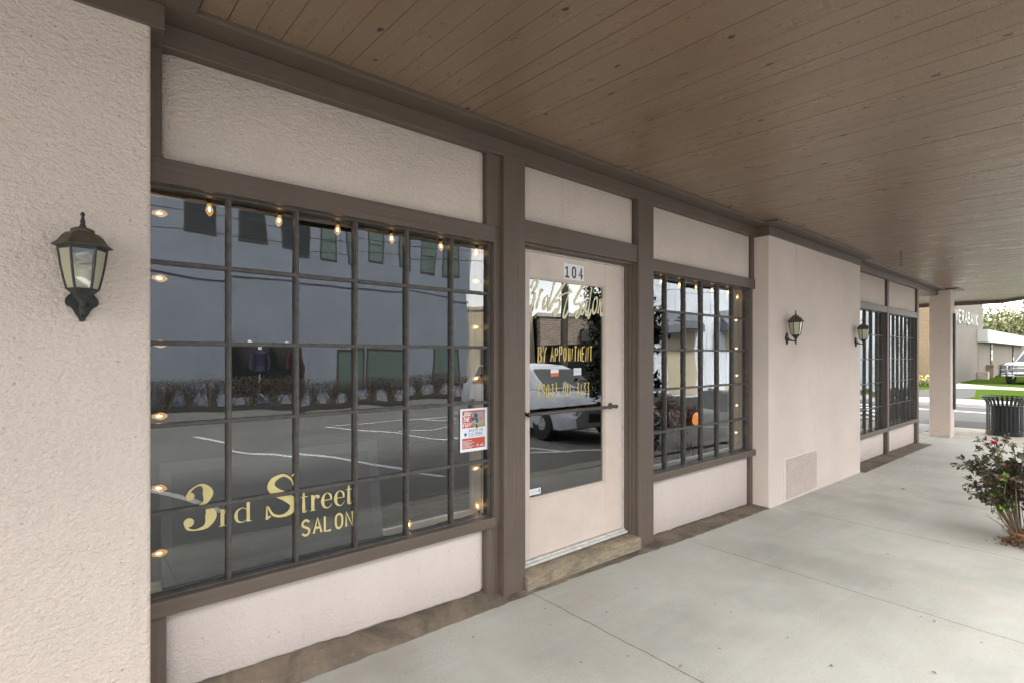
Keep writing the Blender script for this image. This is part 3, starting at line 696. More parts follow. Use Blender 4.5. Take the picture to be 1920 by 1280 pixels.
didone('r', .510, .750, .074, .9); didone('d', .566, .750, .066, 1.25)
didone('S', .692, .742, .196, 1.0)
didone('t', .852, .742, .076, .75); didone('r', .898, .742, .076, .85); didone('e', .950, .742, .076, .95); didone('e', 1.014, .742, .076, .95); didone('t', 1.074, .742, .076, .75)
x = .862
for ch in 'SALON':
    for k, st in enumerate(GL[ch]):
        ribbon(gm_, [(x+.038*p[0], .632+.072*p[1]) for p in st], .0105, yL-.00015*k, 3 if ch in 'SO' else 0)
    x += .054
window_1_letters = gm_.build('gold_lettering', M['gold'], [o for o in bpy.data.objects if o.name == 'window_frame'][0])

# door lettering
SC = {'3a': [(2.385,1.934),(2.404,1.978),(2.435,1.997),(2.438,1.963),(2.406,1.917),(2.39,1.899),(2.418,1.899),(2.406,1.849),(2.385,1.799),(2.368,1.778),(2.366,1.815)],
'r1': [(2.476,1.936),(2.455,1.865),(2.431,1.8)],'r2': [(2.435,1.814),(2.461,1.884),(2.484,1.929),(2.494,1.921)],
'd1': [(2.545,1.89),(2.528,1.892),(2.508,1.862),(2.496,1.811),(2.508,1.801),(2.533,1.839),(2.552,1.884)],'d2': [(2.606,1.993),(2.574,1.905),(2.542,1.808),(2.561,1.806),(2.59,1.858)],
'S1': [(2.74,1.976),(2.737,2.005),(2.707,1.993),(2.651,1.93),(2.601,1.869),(2.61,1.855),(2.647,1.873),(2.661,1.847),(2.638,1.794),(2.601,1.763),(2.599,1.782),(2.633,1.813)],
't1': [(2.766,1.96),(2.726,1.871),(2.693,1.771),(2.709,1.756),(2.745,1.803)],'t2': [(2.651,1.898),(2.716,1.925),(2.788,1.944)],'dot': [(2.754,1.786),(2.762,1.780)],
'S2': [(2.929,1.955),(2.933,1.993),(2.906,1.997),(2.851,1.932),(2.81,1.87),(2.822,1.851),(2.866,1.86),(2.879,1.827),(2.849,1.769),(2.822,1.758),(2.82,1.784),(2.851,1.812)],
'a1': [(2.935,1.878),(2.913,1.883),(2.889,1.841),(2.881,1.794),(2.896,1.788),(2.921,1.83),(2.941,1.882)],'a2': [(2.941,1.882),(2.925,1.79),(2.941,1.784),(2.963,1.826)],
'l': [(2.996,1.984),(2.977,1.894),(2.953,1.777),(2.965,1.768),(2.994,1.827)],'o': [(3.044,1.92),(3.021,1.891),(3.008,1.828),(3.018,1.798),(3.042,1.816),(3.06,1.872),(3.057,1.914),(3.04,1.916)],
'n1': [(3.093,1.909),(3.08,1.853),(3.065,1.8)],'n2': [(3.067,1.804),(3.088,1.868),(3.106,1.908),(3.110,1.897),(3.100,1.834),(3.096,1.792),(3.106,1.789),(3.115,1.810)]}
m = MB()
for i, (k, st) in enumerate(SC.items()):
    n = len(st)
    pts = [(x_, z_, .55+.65*abs(math.sin(2.3*j+.8))) for j, (x_, z_) in enumerate(st)]
    if k == 'dot': pts = [(p[0], p[1], 1.3) for p in pts]
    ribbon(m, pts, .0165, .1385-.00015*(i % 5), 6)
m.build('script_lettering', M['gold_pale'], door)
m = MB(); text(m, 'BY', 2.447, 1.440, .104, .030, .046, .1388, .05, .11); text(m, 'APPOINTMENT', 2.568, 1.446, .100, .027, .0425, .1388, .04, .11, 0, .08)
m.build('appointment_lettering', M['gold_bright'], door)
m = MB(); text(m, '(903)', 2.438, 1.200, .088, .027, .042, .1388, .12, .10, 2); text(m, '701-3133', 2.672, 1.200, .088, .025, .0385, .1388, .10, .10, 0)
m.build('telephone_lettering', M['gold_bright'], door)
# number tiles
m = MB(); m.mi = 0
for i in range(3): m.box(2.674+.071*i, 2.674+.071*i+.0695, .1155, .1180, 2.022, 2.134)
m.mi = 1
def bold(m, ch, x, z, h, y):
    st = {'1': [[(.05,.74),(.30,.92),(.30,.0)],[(.02,.06),(.58,.06)]], '0': [[(.30,.93),(.11,.80),(.09,.5),(.11,.2),(.30,.07),(.49,.2),(.51,.5),(.49,.80),(.30,.93)]], '4': [[(.40,0),(.40,.95),(.05,.30),(.58,.30)]]}[ch]
    for k, s_ in enumerate(st): ribbon(m, [(x+h*p[0]*.85, z+h*p[1]) for p in s_], h*.17, y-.0002*k, 4 if ch == '0' else 0)
for i, ch in enumerate('104'): bold(m, ch, 2.686+.071*i, 2.034, .086, .1148)
m.build('house_number', [M['paper'], M['black_ink']], door)
# stickers on the door glass
m = MB(); m.mi = 0; m.box(2.566, 2.644, .1372, .1380, 1.342, 1.392); m.mi = 1; m.box(2.566, 2.644, .1366, .1371, 1.342, 1.366)
m.build('sticker', [M['paper'], M['orange_ink']], door)
m = MB(); m.mi = 0; m.box(2.800, 2.880, .1372, .1380, 1.346, 1.396); m.mi = 1
for k in range(4): m.box(2.808, 2.872, .1367, .1371, 1.354+k*.010, 1.3565+k*.010)
m.build('sticker', [M['paper'], M['grey_ink']], door)
m = MB(); m.mi = 0; m.box(2.366, 2.470, .1372, .1380, .552, .592); m.mi = 1
for k in range(3): m.box(2.372, 2.44, .1367, .1371, .560+k*.009, .563+k*.009)
m.box(2.448, 2.464, .1367, .1371, .560, .585)
m.build('sticker', [M['paper'], M['grey_ink']], door)

# fascia beam, soffit board, ceiling, canopy ------------------------------------------
ZF0, ZF1 = 2.694, 2.787
m = MB(); m.box(.24, 13.34, -.001, .30, ZF0, ZF1); part('fascia_beam', m, M['brown_x'], bevel=.004)
def wrap(x0, x1):
    m = MB(); m.box(x0, x1, PY-.010, .10, ZF0-.002, ZF1-.001); part('pier_fascia', m, M['brown_x'], bevel=.004)
    m = MB(); m.box(x0-.12 if x0 > 0 else x0, x1+.10, PY-.145, -.12, ZF1+.001, ZF1+.024); part('soffit_board', m, M['brown_x'], bevel=.004)
wrap(-3.3, .29); wrap(5.38, 8.215)
m = MB(); m.box(-3, 13.4, -.127, .2, ZF1, ZF1+.021); part('soffit_board', m, M['brown_x'], bevel=.003)
m = MB(); m.box(-3, 13.6, -.134, -.1275, ZF1+.004, ZF1+.030); part('soffit_moulding', m, M['brown_x'], bevel=.003)
def zc(y): return 2.812+.025*(y+.127)*(1 if y < -.127 else 0)
CE = [(16.7, 3.6), (16.72, .9), (16.95, -.5), (14.25, -2.3)]
def yout(x):        # street edge of the canopy at x
    if x < 14.25: return -2.33
    return -2.33+(x-14.25)*(1.83/2.7)
m = MB(); pitch = .1; x = -5.0
gr = MB()
while x < 16.9:
    xe = min(x+pitch-random.choice((.0016, .0022, .0022, .0032)), 16.9); ye = yout((x+xe)/2)
    yin = .35 if x < 11.9 else 3.5
    wide = (abs(((x+.0-.31) % 1.2)) < .05)
    xs0 = x+(.0026 if wide else 0)
    dz = random.uniform(-.0008, .0008)
    zo = zc(ye)+dz
    m.add([(xs0, ye, zo), (xe, ye, zo), (xe, -.127, 2.812+dz), (xs0, -.127, 2.812+dz), (xs0, yin, 2.812+dz), (xe, yin, 2.812+dz),
           (xs0, ye, zo+.006), (xs0, yin, 2.818), (xe, ye, zo+.006), (xe, yin, 2.818), (xs0, -.127, 2.818), (xe, -.127, 2.818)], [(0, 3, 2, 1), (3, 4, 5, 2), (0, 6, 10, 3), (3, 10, 7, 4), (1, 2, 11, 8), (2, 5, 9, 11)])
    x += pitch
part('ceiling', m, M['ceiling'])
m = MB(); m.add([(-5, -2.33, zc(-2.33)+.005), (14.25, -2.33, zc(-2.33)+.005), (16.95, -.5, zc(-.5)+.005), (16.72, 3.6, 2.818), (-5, 3.6, 2.818), (-5, -.127, 2.817), (16.95, -.127, 2.817)], [(0, 5, 6, 2, 1), (5, 4, 3, 6)])
part('ceiling_backing', m, M['groove'])
m = MB()
outl = [(-5, -2.33), (14.25, -2.33), (16.95, -.5), (16.72, 3.6), (-5, 3.6)]
m.slab([(-5, -2.32), (14.24, -2.32), (16.93, -.49), (16.70, 3.6), (-5, 3.6)], 2.83, 3.02)
part('canopy_roof', m, M['groove'])
m = MB()
def edge(p, q, z0, z1, t):
    d = Vector((q[0]-p[0], q[1]-p[1])); d.normalize(); nx_, ny_ = d.y*t, -d.x*t
    m.slab([(p[0], p[1]), (p[0]+nx_, p[1]+ny_), (q[0]+nx_, q[1]+ny_), (q[0], q[1])], z0, z1)
for p, q in zip(outl[:4], outl[1:4]): edge(p, q, 2.722 if p[0] < 14 or True else 2.7, 3.10, .03)
part('canopy_edge', m, M['brown_x'])
# corner pillar
m = MB(); m.box(13.36, 13.70, -.195, .145, -.3, 2.80); part('pillar', m, M['stucco'], bevel=.012)
m = MB(); m.box(13.30, 13.42, -.001+.002, .26, ZF0+.002, ZF1-.002); 
m.box(13.26, 13.85, -.33, .25, ZF1+.003, ZF1+.022); part('pillar_cap_board', m, M['brown_x'], bevel=.003)
m = MB(); m.box(13.56, 13.70, -.222, -.196, .42, 2.33); m.box(13.57, 13.69, -.226, -.223, .44, 2.31); part('pillar_sign_board', m, M['liner'])
# mass of the building above and behind; rooms
m = MB(); m.box(-8, 12.1, .06, 9, 3.02, 6.0); m.box(-8, 11.94, 5.0, 9, -.2, 3.02); m.box(11.86, 11.94, .3, 5.0, -.2, 3.02); m.box(-8, -7.9, .3, 5, -.2, 3.02)
part('upper_wall', m, M['stucco_soft'])
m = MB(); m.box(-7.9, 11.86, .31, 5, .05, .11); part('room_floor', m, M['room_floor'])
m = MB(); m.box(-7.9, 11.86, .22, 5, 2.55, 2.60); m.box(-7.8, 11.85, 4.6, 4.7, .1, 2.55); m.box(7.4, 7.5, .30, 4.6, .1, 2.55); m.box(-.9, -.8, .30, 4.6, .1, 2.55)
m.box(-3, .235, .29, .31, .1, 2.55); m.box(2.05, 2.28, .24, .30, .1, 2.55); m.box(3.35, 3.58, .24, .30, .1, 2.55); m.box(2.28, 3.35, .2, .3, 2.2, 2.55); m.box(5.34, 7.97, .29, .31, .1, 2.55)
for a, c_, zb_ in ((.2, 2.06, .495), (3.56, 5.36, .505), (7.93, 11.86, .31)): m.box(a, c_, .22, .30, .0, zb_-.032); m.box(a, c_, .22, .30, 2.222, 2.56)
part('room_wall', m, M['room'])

# vent in the pier
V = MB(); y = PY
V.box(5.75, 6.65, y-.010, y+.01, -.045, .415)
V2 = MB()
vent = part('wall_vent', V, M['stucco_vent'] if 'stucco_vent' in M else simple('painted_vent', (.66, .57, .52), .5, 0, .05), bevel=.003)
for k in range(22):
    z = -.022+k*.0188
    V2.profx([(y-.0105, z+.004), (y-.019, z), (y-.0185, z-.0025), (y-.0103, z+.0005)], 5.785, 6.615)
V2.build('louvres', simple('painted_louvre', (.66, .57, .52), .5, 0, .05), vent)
V3 = MB(); V3.box(5.782, 6.618, y-.0103, y-.0101, -.030, .392); V3.build('vent_gap_shade', simple('vent_shadow_gap', (.42, .35, .32), .9), vent)  # darker sheet behind the louvres, shade of the gaps put into its colour

# hook hanging from the canopy
m = MB()
pts = [(7.98, -.62, 2.80-.0*i) for i in range(1)]
z = 2.795
for k in range(5):
    ringp = [(7.98+(.008*math.cos(t) if k % 2 else 0), -.62+(0 if k % 2 else .008*math.cos(t)), z-.016+.018*math.sin(t)) for t in [i*math.pi/5 for i in range(11)]]
    m.tube(ringp, .0022, 5); z -= .030
m.tube([(7.98, -.62+.016*math.sin(t), z-.020+.022*math.cos(t)) for t in [i*math.pi/6-.2 for i in range(11)]], .003, 6)
tag(m.build('chain_hook', M['cable'], smooth=True), 'small rusty chain and hook hanging from the brown canopy ceiling', 'hook')

# ------------------------------------------------------------------ wall lanterns
def hexring(r, z, n=6, a0=R(30)): return [(r*math.cos(a0+2*math.pi*k/n), r*math.sin(a0+2*math.pi*k/n), z) for k in range(n)]
def hexloft(m, prof, n=6, a0=R(30)): m.lathe(prof, n, (0, 0, 0), a0)
def make_lantern():
    # origin: wall point at plate centre height; body centre 0.105 in front (-y)
    r = empty('wall_lantern', (0, 0, 0))
    m = MB()   # backplate outline in x,z
    pl = []
    for k in range(40):
        t = 2*math.pi*k/40
        rr = .050+.006*math.cos(4*t)+.004*math.cos(2*t)
        px, pz = rr*math.sin(t), rr*1.12*math.cos(t)
        if pz < -.02: px *= .86; 
        if abs(px) < .012 and pz < 0: pz -= .010
        pl.append((px, pz))
    m.poly(pl[::-1], -.002, -.012); m.poly([(p[0]*.8, p[1]*.82) for p in pl][::-1], -.011, -.018)
    m.build('backplate', M['lantern_metal'], r, bevel=.002)
    m = MB(); m.tube([(0, -.012, -.012), (0, -.035, -.020), (0, -.07, -.030), (0, -.10, -.030)], [.022, .012, .008, .008], 12)
    m.lathe([(.004, -.072), (.010, -.066), (.006, -.058), (.011, -.048), (.009, -.040), (.014, -.030), (.010, -.018), (.014, -.008), (.016, .004)], 14, (0, -.105, 0))
    m.build('arm', M['lantern_metal'], r, smooth=True)
    c = (0, -.105, 0)
    m = MB()    # base cup
    m.lathe([(.018, .000), (.024, .006), (.030, .018), (.046, .034), (.050, .037), (.050, .041), (.040, .043)], 6, c, 0)
    # corner ribs of the tapering cage
    rib = [(.047, .040), (.056, .080), (.064, .125), (.069, .165), (.072, .188)]
    for k in range(6):
        a = R(60*k)
        m.tube([(c[0]+q*math.cos(a), c[1]+q*math.sin(a), z_) for q, z_ in rib], .0048, 6)
    m.lathe([(.068, .184), (.073, .184), (.076, .190), (.080, .196), (.068, .196)], 6, c, 0)
    m.build('cage', M['lantern_metal'], r)
    m = MB()
    for k in range(6):
        a, b_ = R(60*k), R(60*k+60)
        mid = (R(60+60*k)) % (2*math.pi)
        for (q0, z0), (q1, z1) in zip(rib, rib[1:]):
            m.mi = 1 if k == 4 else 0
            s = .985
            m.quad((c[0]+q0*s*math.cos(a), c[1]+q0*s*math.sin(a), z0), (c[0]+q0*s*math.cos(b_), c[1]+q0*s*math.sin(b_), z0), (c[0]+q1*s*math.cos(b_), c[1]+q1*s*math.sin(b_), z1), (c[0]+q1*s*math.cos(a), c[1]+q1*s*math.sin(a), z1))
    m.build('glass_panels', [M['lantern_glass'], M['lantern_clear']], r)
    m = MB()
    m.lathe([(.066, .197), (.090, .196), (.093, .200), (.088, .203), (.074, .216), (.062, .236), (.050, .248), (.036, .251), (.037, .262), (.028, .268), (.010, .270)], 6, c, 0)
    m.build('roof', M['lantern_roof'], r, bevel=.0015)
    m = MB(); m.lathe([(.010, .268), (.011, .276), (.007, .284), (.0085, .292), (.006, .302), (.0045, .312), (.0075, .318), (.0065, .325), (.002, .329)], 12, c); m.build('finial', M['lantern_metal'], r, smooth=True)
    m = MB(); m.mi = 0
    pts = [(c[0]+.018*math.cos(t), c[1]+.018*math.sin(t), .118+.0055*t/1.1) for t in [i*.35 for i in range(36)]]
    m.tube(pts, .0052, 8)
    m.mi = 1; m.lathe([(.014, .05), (.023, .072), (.024, .105), (.018, .116)], 16, c)
    m.build('bulb', [M['cfl'], M['cfl_base']], r, smooth=True)
    return r
lan = make_lantern()
lan.location = (.051, PY, 1.667); lan.scale = (.88, .88, .88)
tag(lan, 'black wall lantern nearest the camera, left of the first gridded window', 'lantern', 'wall lanterns on the stucco')
l2 = copy_tree(lan); l2.location = (5.813, PY, 1.667); tag(l2, 'black wall lantern above the louvred vent on the wide stucco pier', 'lantern')
l3 = copy_tree(lan); l3.location = (7.99, PY, 1.667); tag(l3, 'black wall lantern at the far edge of the wide stucco pier, beside the last windows', 'lantern')
# lanterns use front panel k==4 (facing -y): handled by rotation of the cage

# ------------------------------------------------------------------ string lights
def string_lights(name, path, bulbs, label):
    r = empty(name, (0, 0, 0)); tag(r, label, 'string lights', 'string lights in the windows')
    m = MB(); P = []
    for a, c_ in zip(path, path[1:]):
        n = max(2, int((Vector(a)-Vector(c_)).length/.06))
        for i in range(n):
            t = i/n; s = -.012*math.sin(math.pi*((t*n/3) % 1))
            P.append((a[0]+(c_[0]-a[0])*t, a[1]+(c_[1]-a[1])*t, a[2]+(c_[2]-a[2])*t+s))
    P.append(path[-1]); m.tube(P, .0022, 5); m.build('cable', M['cable'], r)
    for (p, d) in bulbs:
        d = (d[0]+random.gauss(0, .10), d[1]+random.gauss(0, .08), d[2]+random.gauss(0, .10))
        d = Vector(d).normalized(); q = d.to_track_quat('Z', 'Y'); e_loc = Vector(p)
        bm_ = MB(); bm_.lathe([(.008, -.006), (.010, 0), (.009, .016), (.0075, .018)], 10); s_ = bm_.build('socket', M['cable'], r); s_.location = e_loc; s_.rotation_mode = 'QUATERNION'; s_.rotation_quaternion = q; s_.scale = (.88, .88, .9)
        g_ = MB(); g_.lathe([(.007, .018), (.010, .028), (.0165, .045), (.0175, .052), (.014, .064), (.008, .072), (.003, .078)], 12); b_ = g_.build('bulb', M['bulb_glass'], s_, smooth=True)
        f_ = MB(); f_.lathe([(.001, .034), (.0035, .038), (.0055, .045), (.0035, .053), (.001, .057)], 8); f_.build('filament', M['filament'], s_, smooth=True)
    return r
yb = .145
bl = [((.262, yb, z), (1, -.05, -.05+.1*math.sin(i*3))) for i, z in enumerate((2.068, 1.805, 1.535, 1.236, .948, .668))]
bl += [((x, yb, 2.160), (0, 0, -1)) for x in (.484, .780, 1.061, 1.354, 1.671, 1.938)]
bl += [((1.972, yb, z), (-1, .1, -.2+.2*math.sin(i*2))) for i, z in enumerate((1.944, 1.664, 1.364, 1.095, .80))]
bl += [((1.955, yb, .520), (-.3, 0, .7)), ((1.740, yb, .508), (.0, 0, 1)), ((1.465, yb, .508), (0, 0, 1))]
string_lights('string_lights', [(1.30, .16, .512), (1.468, .16, .507), (1.76, .17, .506), (1.97, yb, .53), (1.975, yb, 1.3), (1.975, yb, 2.15), (1.0, yb, 2.162), (.262, yb, 2.16), (.256, yb, 1.2), (.256, yb, .60), (.262, .16, .51)], bl,
    'warm filament string lights around the inside of the window with the gold lettering')
bl = [((x, yb, 2.158), (0, 0, -1)) for x in (3.903, 4.184, 4.471, 4.762, 5.065)]+[((5.28, yb, 2.125), (-.1, 0, -1))]
bl += [((5.296, yb, z), (-1, .1, -.1)) for z in (1.849, 1.566, 1.283, .988, .704)]
string_lights('string_lights', [(3.62, yb, 2.162), (5.20, yb, 2.160), (5.29, yb, 2.13), (5.302, yb, 1.5), (5.302, yb, .60), (5.25, .17, .56), (5.1, .19, .54)], bl,
    'warm filament string lights around the window to the right of the door')

# ------------------------------------------------------------------ poster on the glass
P = empty('poster', (0, 0, 0)); tag(P, 'white and red flyer taped to the glass at the lower right of the lettered window', 'poster')
px0, px1, pz0, pz1 = 1.768, 1.969, .917, 1.172; py = .083
m = MB(); m.box(px0, px1, py, py+.0008, pz0, pz1); m.build('sheet', M['paper'], P)
m = MB(); m.box(px0+.016, px1-.018, py-.0003, py, 1.058, 1.160); m.box(px0+.016, px1-.018, py-.0003, py, .935, .997); m.build('red_blocks', M['red_ink'], P)
m = MB(); yy = py-.0009
for k, s_ in enumerate(('JOIN', 'THE', 'FUN!')): text(m, s_, px0+.020, 1.128-.032*k, .025, .0125, .0168, yy, .22, .20)
for k in range(7): m.box(px0+.020, px0+.085+.02*math.sin(k*2.1), yy, yy+.0001, .941+.0068*k, .9432+.0068*k)
text(m, 'FLAG', px0+.118, .944, .013, .010, .0135, yy, .2, .22); m.build('white_lettering', M['paper'], P)
m = MB(); text(m, 'REGISTER FOR', px0+.062, 1.034, .0145, .0066, .0092, yy, .22, .14); text(m, 'FLAG FOOTBALL', px0+.060, 1.014, .0145, .0064, .0088, yy, .22, .14); m.box(px0+.058, px1-.02, yy, yy+.0001, 1.006, 1.0082)
m.build('blue_lettering', M['blue_ink'], P)
m = MB(); m.mi = 0; m.box(px0+.085, px1-.022, yy, yy+.0002, 1.075, 1.150)   # picture area
m.mi = 1
for k in range(16): disc(m, px0+.115+random.gauss(0, .012), 1.104+random.gauss(0, .020), random.uniform(.004, .010), yy-.0002-.00003*k)
m.mi = 2
for k in range(7): disc(m, px0+.153+random.gauss(0, .007), 1.112+random.gauss(0, .014), random.uniform(.003, .007), yy-.0008-.00003*k)
m.mi = 3; m.box(px0+.095, px1-.024, yy-.0001, yy+.0001, 1.062, 1.078)
m.build('picture', [M['grey_ink'], M['black_ink'], M['orange_ink'], simple('poster_green', (.22, .36, .08), .6)], P)
m = MB(); disc(m, px0+.038, 1.020, .010, yy); m.build('badge', M['blue_ink'], P)

# ------------------------------------------------------------------ things inside
m = MB(); m.box(.318, 1.325, 0, .03, 0, .52); m2 = MB(); m2.box(.36, 1.27, -.003, .0, .05, .47)
bo = m.build('leaning_board', M['board_frame']); bo.location = (0, .175, .505); bo.rotation_euler = (R(-9), 0, 0)
tag(bo, 'grey framed board leaning inside the window behind the gold lettering', 'board')
m2.build('board_face', M['board'], bo)
m = MB(); m.lathe([(.9, 0), (.9, .008)], 40, (2.75, 1.15, .112)); tag(m.build('rug', M['rug']), 'round swirl patterned rug on the floor inside the door', 'rug')
# glowing salt lamp on a small stand behind window 2
m = MB(); m.lathe([(.025, 0), (.05, .03), (.055, .07), (.045, .12), (.025, .16), (.01, .17)], 9, (6.3, 1.2, .58)); lm = m.build('salt_lamp', emis('salt_lamp_glow', (1, .36, .08), .22)); tag(lm, 'glowing orange lamp standing inside the window right of the door', 'lamp')
m = MB(); m.box(6.1, 6.5, 1.0, 1.4, .545, .58)
for a in (6.12, 6.45):
    for c_ in (1.02, 1.35): m.box(a, a+.03, c_, c_+.03, .11, .545)
tag(m.build('side_table', M['board']), 'small dark table under the glowing orange lamp', 'table')

# ------------------------------------------------------------------ trash can
T = empty('trash_can', (15.0, -.80, -.168), 0); tag(T, 'black slatted steel trash can with flared rim on the far corner', 'trash can')
rc = .29
m = MB()
for k in range(28):
    a = 2*math.pi*k/28; ca, sa = math.cos(a), math.sin(a); tw = .019
    tx, ty = -sa*tw, ca*tw
    prof = [(rc, .05), (rc, .60), (rc+.012, .68), (rc+.05, .755), (rc+.085, .80)]
    vs = []
    for (r_, z_) in prof:
        for s_ in (-1, 1):
            for th in (0, .007): vs.append(((r_-th)*ca+tx*s_, (r_-th)*sa+ty*s_, z_))
    fs = []
    for i in range(len(prof)-1):
        o = i*4; fs += [(o, o+2, o+6, o+4), (o+1, o+5, o+7, o+3), (o, o+4, o+5, o+1), (o+2, o+3, o+7, o+6)]
    m.add(vs, fs)
m.build('slats', M['can_steel'], T)
m = MB(); m.lathe([(rc-.02, 0), (rc+.012, 0), (rc+.012, .085), (rc+.002, .09), (rc-.02, .09)], 36); m.build('base_ring', M['can_steel'], T, smooth=True)
m = MB()
for (r_, z_) in ((rc+.088, .80), (rc+.06, .755), (rc+.004, .62)):
    m.tube([(r_*math.cos(t), r_*math.sin(t), z_) for t in [2*math.pi*i/36 for i in range(37)]], .011, 6, False)
m.build('rim', M['can_steel'], T, smooth=True)
m = MB(); m.lathe([(.20, .03), (.225, .60), (.232, .605), (.22, .61), (.19, .10)], 30); m.build('liner', M['liner'], T, smooth=True)

# ------------------------------------------------------------------ plants
def leaf(m, p, d, up, ln, wd, fold=.25):
    d = Vector(d).normalized(); s = d.cross(Vector(up)); s = s.normalized() if s.length > 1e-4 else Vector((1, 0, 0)); n = s.cross(d)
    p = Vector(p); a = p; b_ = p+d*ln*.45+s*wd*.5+n*wd*fold; c_ = p+d*ln-n*ln*.12; e = p+d*ln*.45-s*wd*.5+n*wd*fold; mid = p+d*ln*.5
    m.add([a, b_, c_, e, mid], [(0, 1, 4), (1, 2, 4), (0, 4, 3), (4, 2, 3)])
def rv(s=1): return Vector((random.gauss(0, s), random.gauss(0, s), random.gauss(0, s)))
Rb = empty('rose_bush', (6.12, -1.89, -.085)); tag(Rb, 'straggly potted rose bush with bronze and green leaves and one red flower', 'plant')
st = MB(); lf = MB(); tips = []
for k in range(44):
    a = random.uniform(0, 2*math.pi); sp = random.uniform(.05, .33)
    top = Vector((math.cos(a)*sp, math.sin(a)*sp, random.uniform(.42, .88)-sp*.18)); base = Vector((math.cos(a)*.03, math.sin(a)*.03, .04))
    mid1 = base.lerp(top, .4)+Vector((math.cos(a), math.sin(a), 0))*.03+rv(.02); mid2 = base.lerp(top, .72)+rv(.03)
    st.tube([base, mid1, mid2, top], [.008, .0065, .0045, .003], 5)
    for j in range(4):
        t = random.uniform(.35, 1); q = (base.lerp(mid1, t*2.5) if t < .4 else (mid1.lerp(mid2, (t-.4)/.35) if t < .75 else mid2.lerp(top, (t-.75)/.25)))
        e = q+Vector((math.cos(a), math.sin(a), .4))*random.uniform(.03, .10)+rv(.04); st.tube([q, q.lerp(e, .5)+rv(.012), e], [.003, .0025, .0018], 4); tips += [(q.lerp(e, .5)), e, e+rv(.015)]
    tips += [top, top+rv(.02), mid2+rv(.02), mid2.lerp(top, .5)]
for k in range(26):   # dead twigs near the ground
    a = random.uniform(0, 2*math.pi); q = Vector((math.cos(a)*.05, math.sin(a)*.05, .03)); e = q+Vector((math.cos(a)*random.uniform(.08, .28), math.sin(a)*random.uniform(.08, .28), random.uniform(.05, .25))); st.tube([q, q.lerp(e, .5)+rv(.02), e], [.004, .003, .0015], 4)
st.build('stems', M['stem'], Rb)
for t in tips:
    if t.z < .28: continue
    for _ in range(random.choice((2, 2, 3))):
        d = rv(1)+Vector((t.x, t.y, .1)).normalized()*.8; d.normalize(); up = Vector((random.gauss(0, .5), random.gauss(0, .5), 1))
        lf.mi = 0 if random.random() < .52 else (1 if random.random() < .95 else 2)
        s = d.cross(up); s = s.normalized() if s.length > .01 else Vector((1, 0, 0)); z_ = random.uniform(.8, 1.25)
        leaf(lf, t+d*.03, d, up, .038*z_, .026*z_)
        for f, sg in ((.012, 1), (.012, -1), (-.006, 1), (-.006, -1)): leaf(lf, t+d*(.02+f), (d*.45+s*sg), up, .028*z_, .020*z_)
for q, d in (((-.22, .12, .30), (1, -.4, .1)), ((-.12, .05, .29), (1, -.5, -.05))): lf.mi = 2; leaf(lf, q, d, (0, -.6, 1), .075, .06)
lf.build('leaves', [M['leaf_g'], M['leaf_b'], M['leaf_l']], Rb)
m = MB(); c_ = Vector((-.185, .16, .835))
for ring, (n, rr, ln, zz) in enumerate(((9, .004, .032, .0), (8, .003, .026, .006), (6, .002, .020, .012))):
    for k in range(n):
        a = 2*math.pi*k/n+ring*.4; d = Vector((math.cos(a), math.sin(a), .35+.35*ring)); leaf(m, c_+Vector((math.cos(a)*rr, math.sin(a)*rr, zz)), d, (0, 0, 1), ln, ln*.95, -.2)
m.build('flower', M['rose'], Rb)
m = MB(); m.tube([(-.06, .05, .4), (-.13, .11, .62), (-.185, .16, .835)], [.004, .0035, .003], 5); m.build('flower_stem', M['stem'], Rb)
m = MB(); m.lathe([(.085, 0), (.098, .02), (.108, .075), (.118, .085), (.116, .10), (.100, .10), (.095, .07), (.09, .06)], 24, (.0, -.02, 0)); m.build('pot', M['terracotta'], Rb, smooth=True)
m = MB()
for k in range(260):
    a = random.uniform(0, 2*math.pi); q = abs(random.gauss(0, .085)); p = (-.11+q*math.cos(a), .03+q*math.sin(a)*.8, random.uniform(.002, .05)*(1-min(q/.25, .9)))
    leaf(m, p, rv(1), (0, 0, 1), random.uniform(.02, .045), .018)
tag(m.build('leaf_litter', M['dry'], None, loc=(6.1, -1.89, -.068)), 'dark dry leaf litter heaped beside the rose pot', None, None, 'stuff')
# scattered dry leaves on the sidewalk
spots = [(4.90+.0, -.98, .05, 'curled brown leaf lying flat halfway to the vent'), ]
LS = [((1698, 918), 'long curled brown leaf on the sidewalk left of the rose bush'), ((1718, 878), 'small tan leaf near the foot of the far windows'), ((1564, 1249), 'dark broken leaf on the sidewalk at the lower edge of the photo'), ((1757, 1265), 'brown leaf lying at the lower right corner of the sidewalk'), ((1666, 1040), 'small brown leaf in the middle of the sidewalk'), ((1755, 1167), 'dark slender leaf beside a sidewalk joint')]
fF = 985.; ca_, sa_ = math.cos(math.atan2(1151, fF)), math.sin(math.atan2(1151, fF))
m0 = None
for (u, v_), lab in LS:
    r_ = (u-960)/fF; dz = -(v_-667)/fF; dx, dy = ca_+sa_*r_, sa_-ca_*r_
    t = (0-1.483)/dz
    for _ in range(4): t = (zg(dx*t, -2.45+dy*t)-1.483)/dz
    x, y = dx*t, -2.45+dy*t
    m = MB(); ln = .055 if u in (1698,) else random.uniform(.022, .034)
    a = random.uniform(0, 3); leaf(m, (0, 0, .004), (math.cos(a), math.sin(a), .12), (0, 0, 1), ln, ln*.45, .35)
    o = m.build('fallen_leaf', M['dry'], None, loc=(x, y, zg(x, y)+.001)); tag(o, lab, 'leaf', 'fallen leaves on the sidewalk')

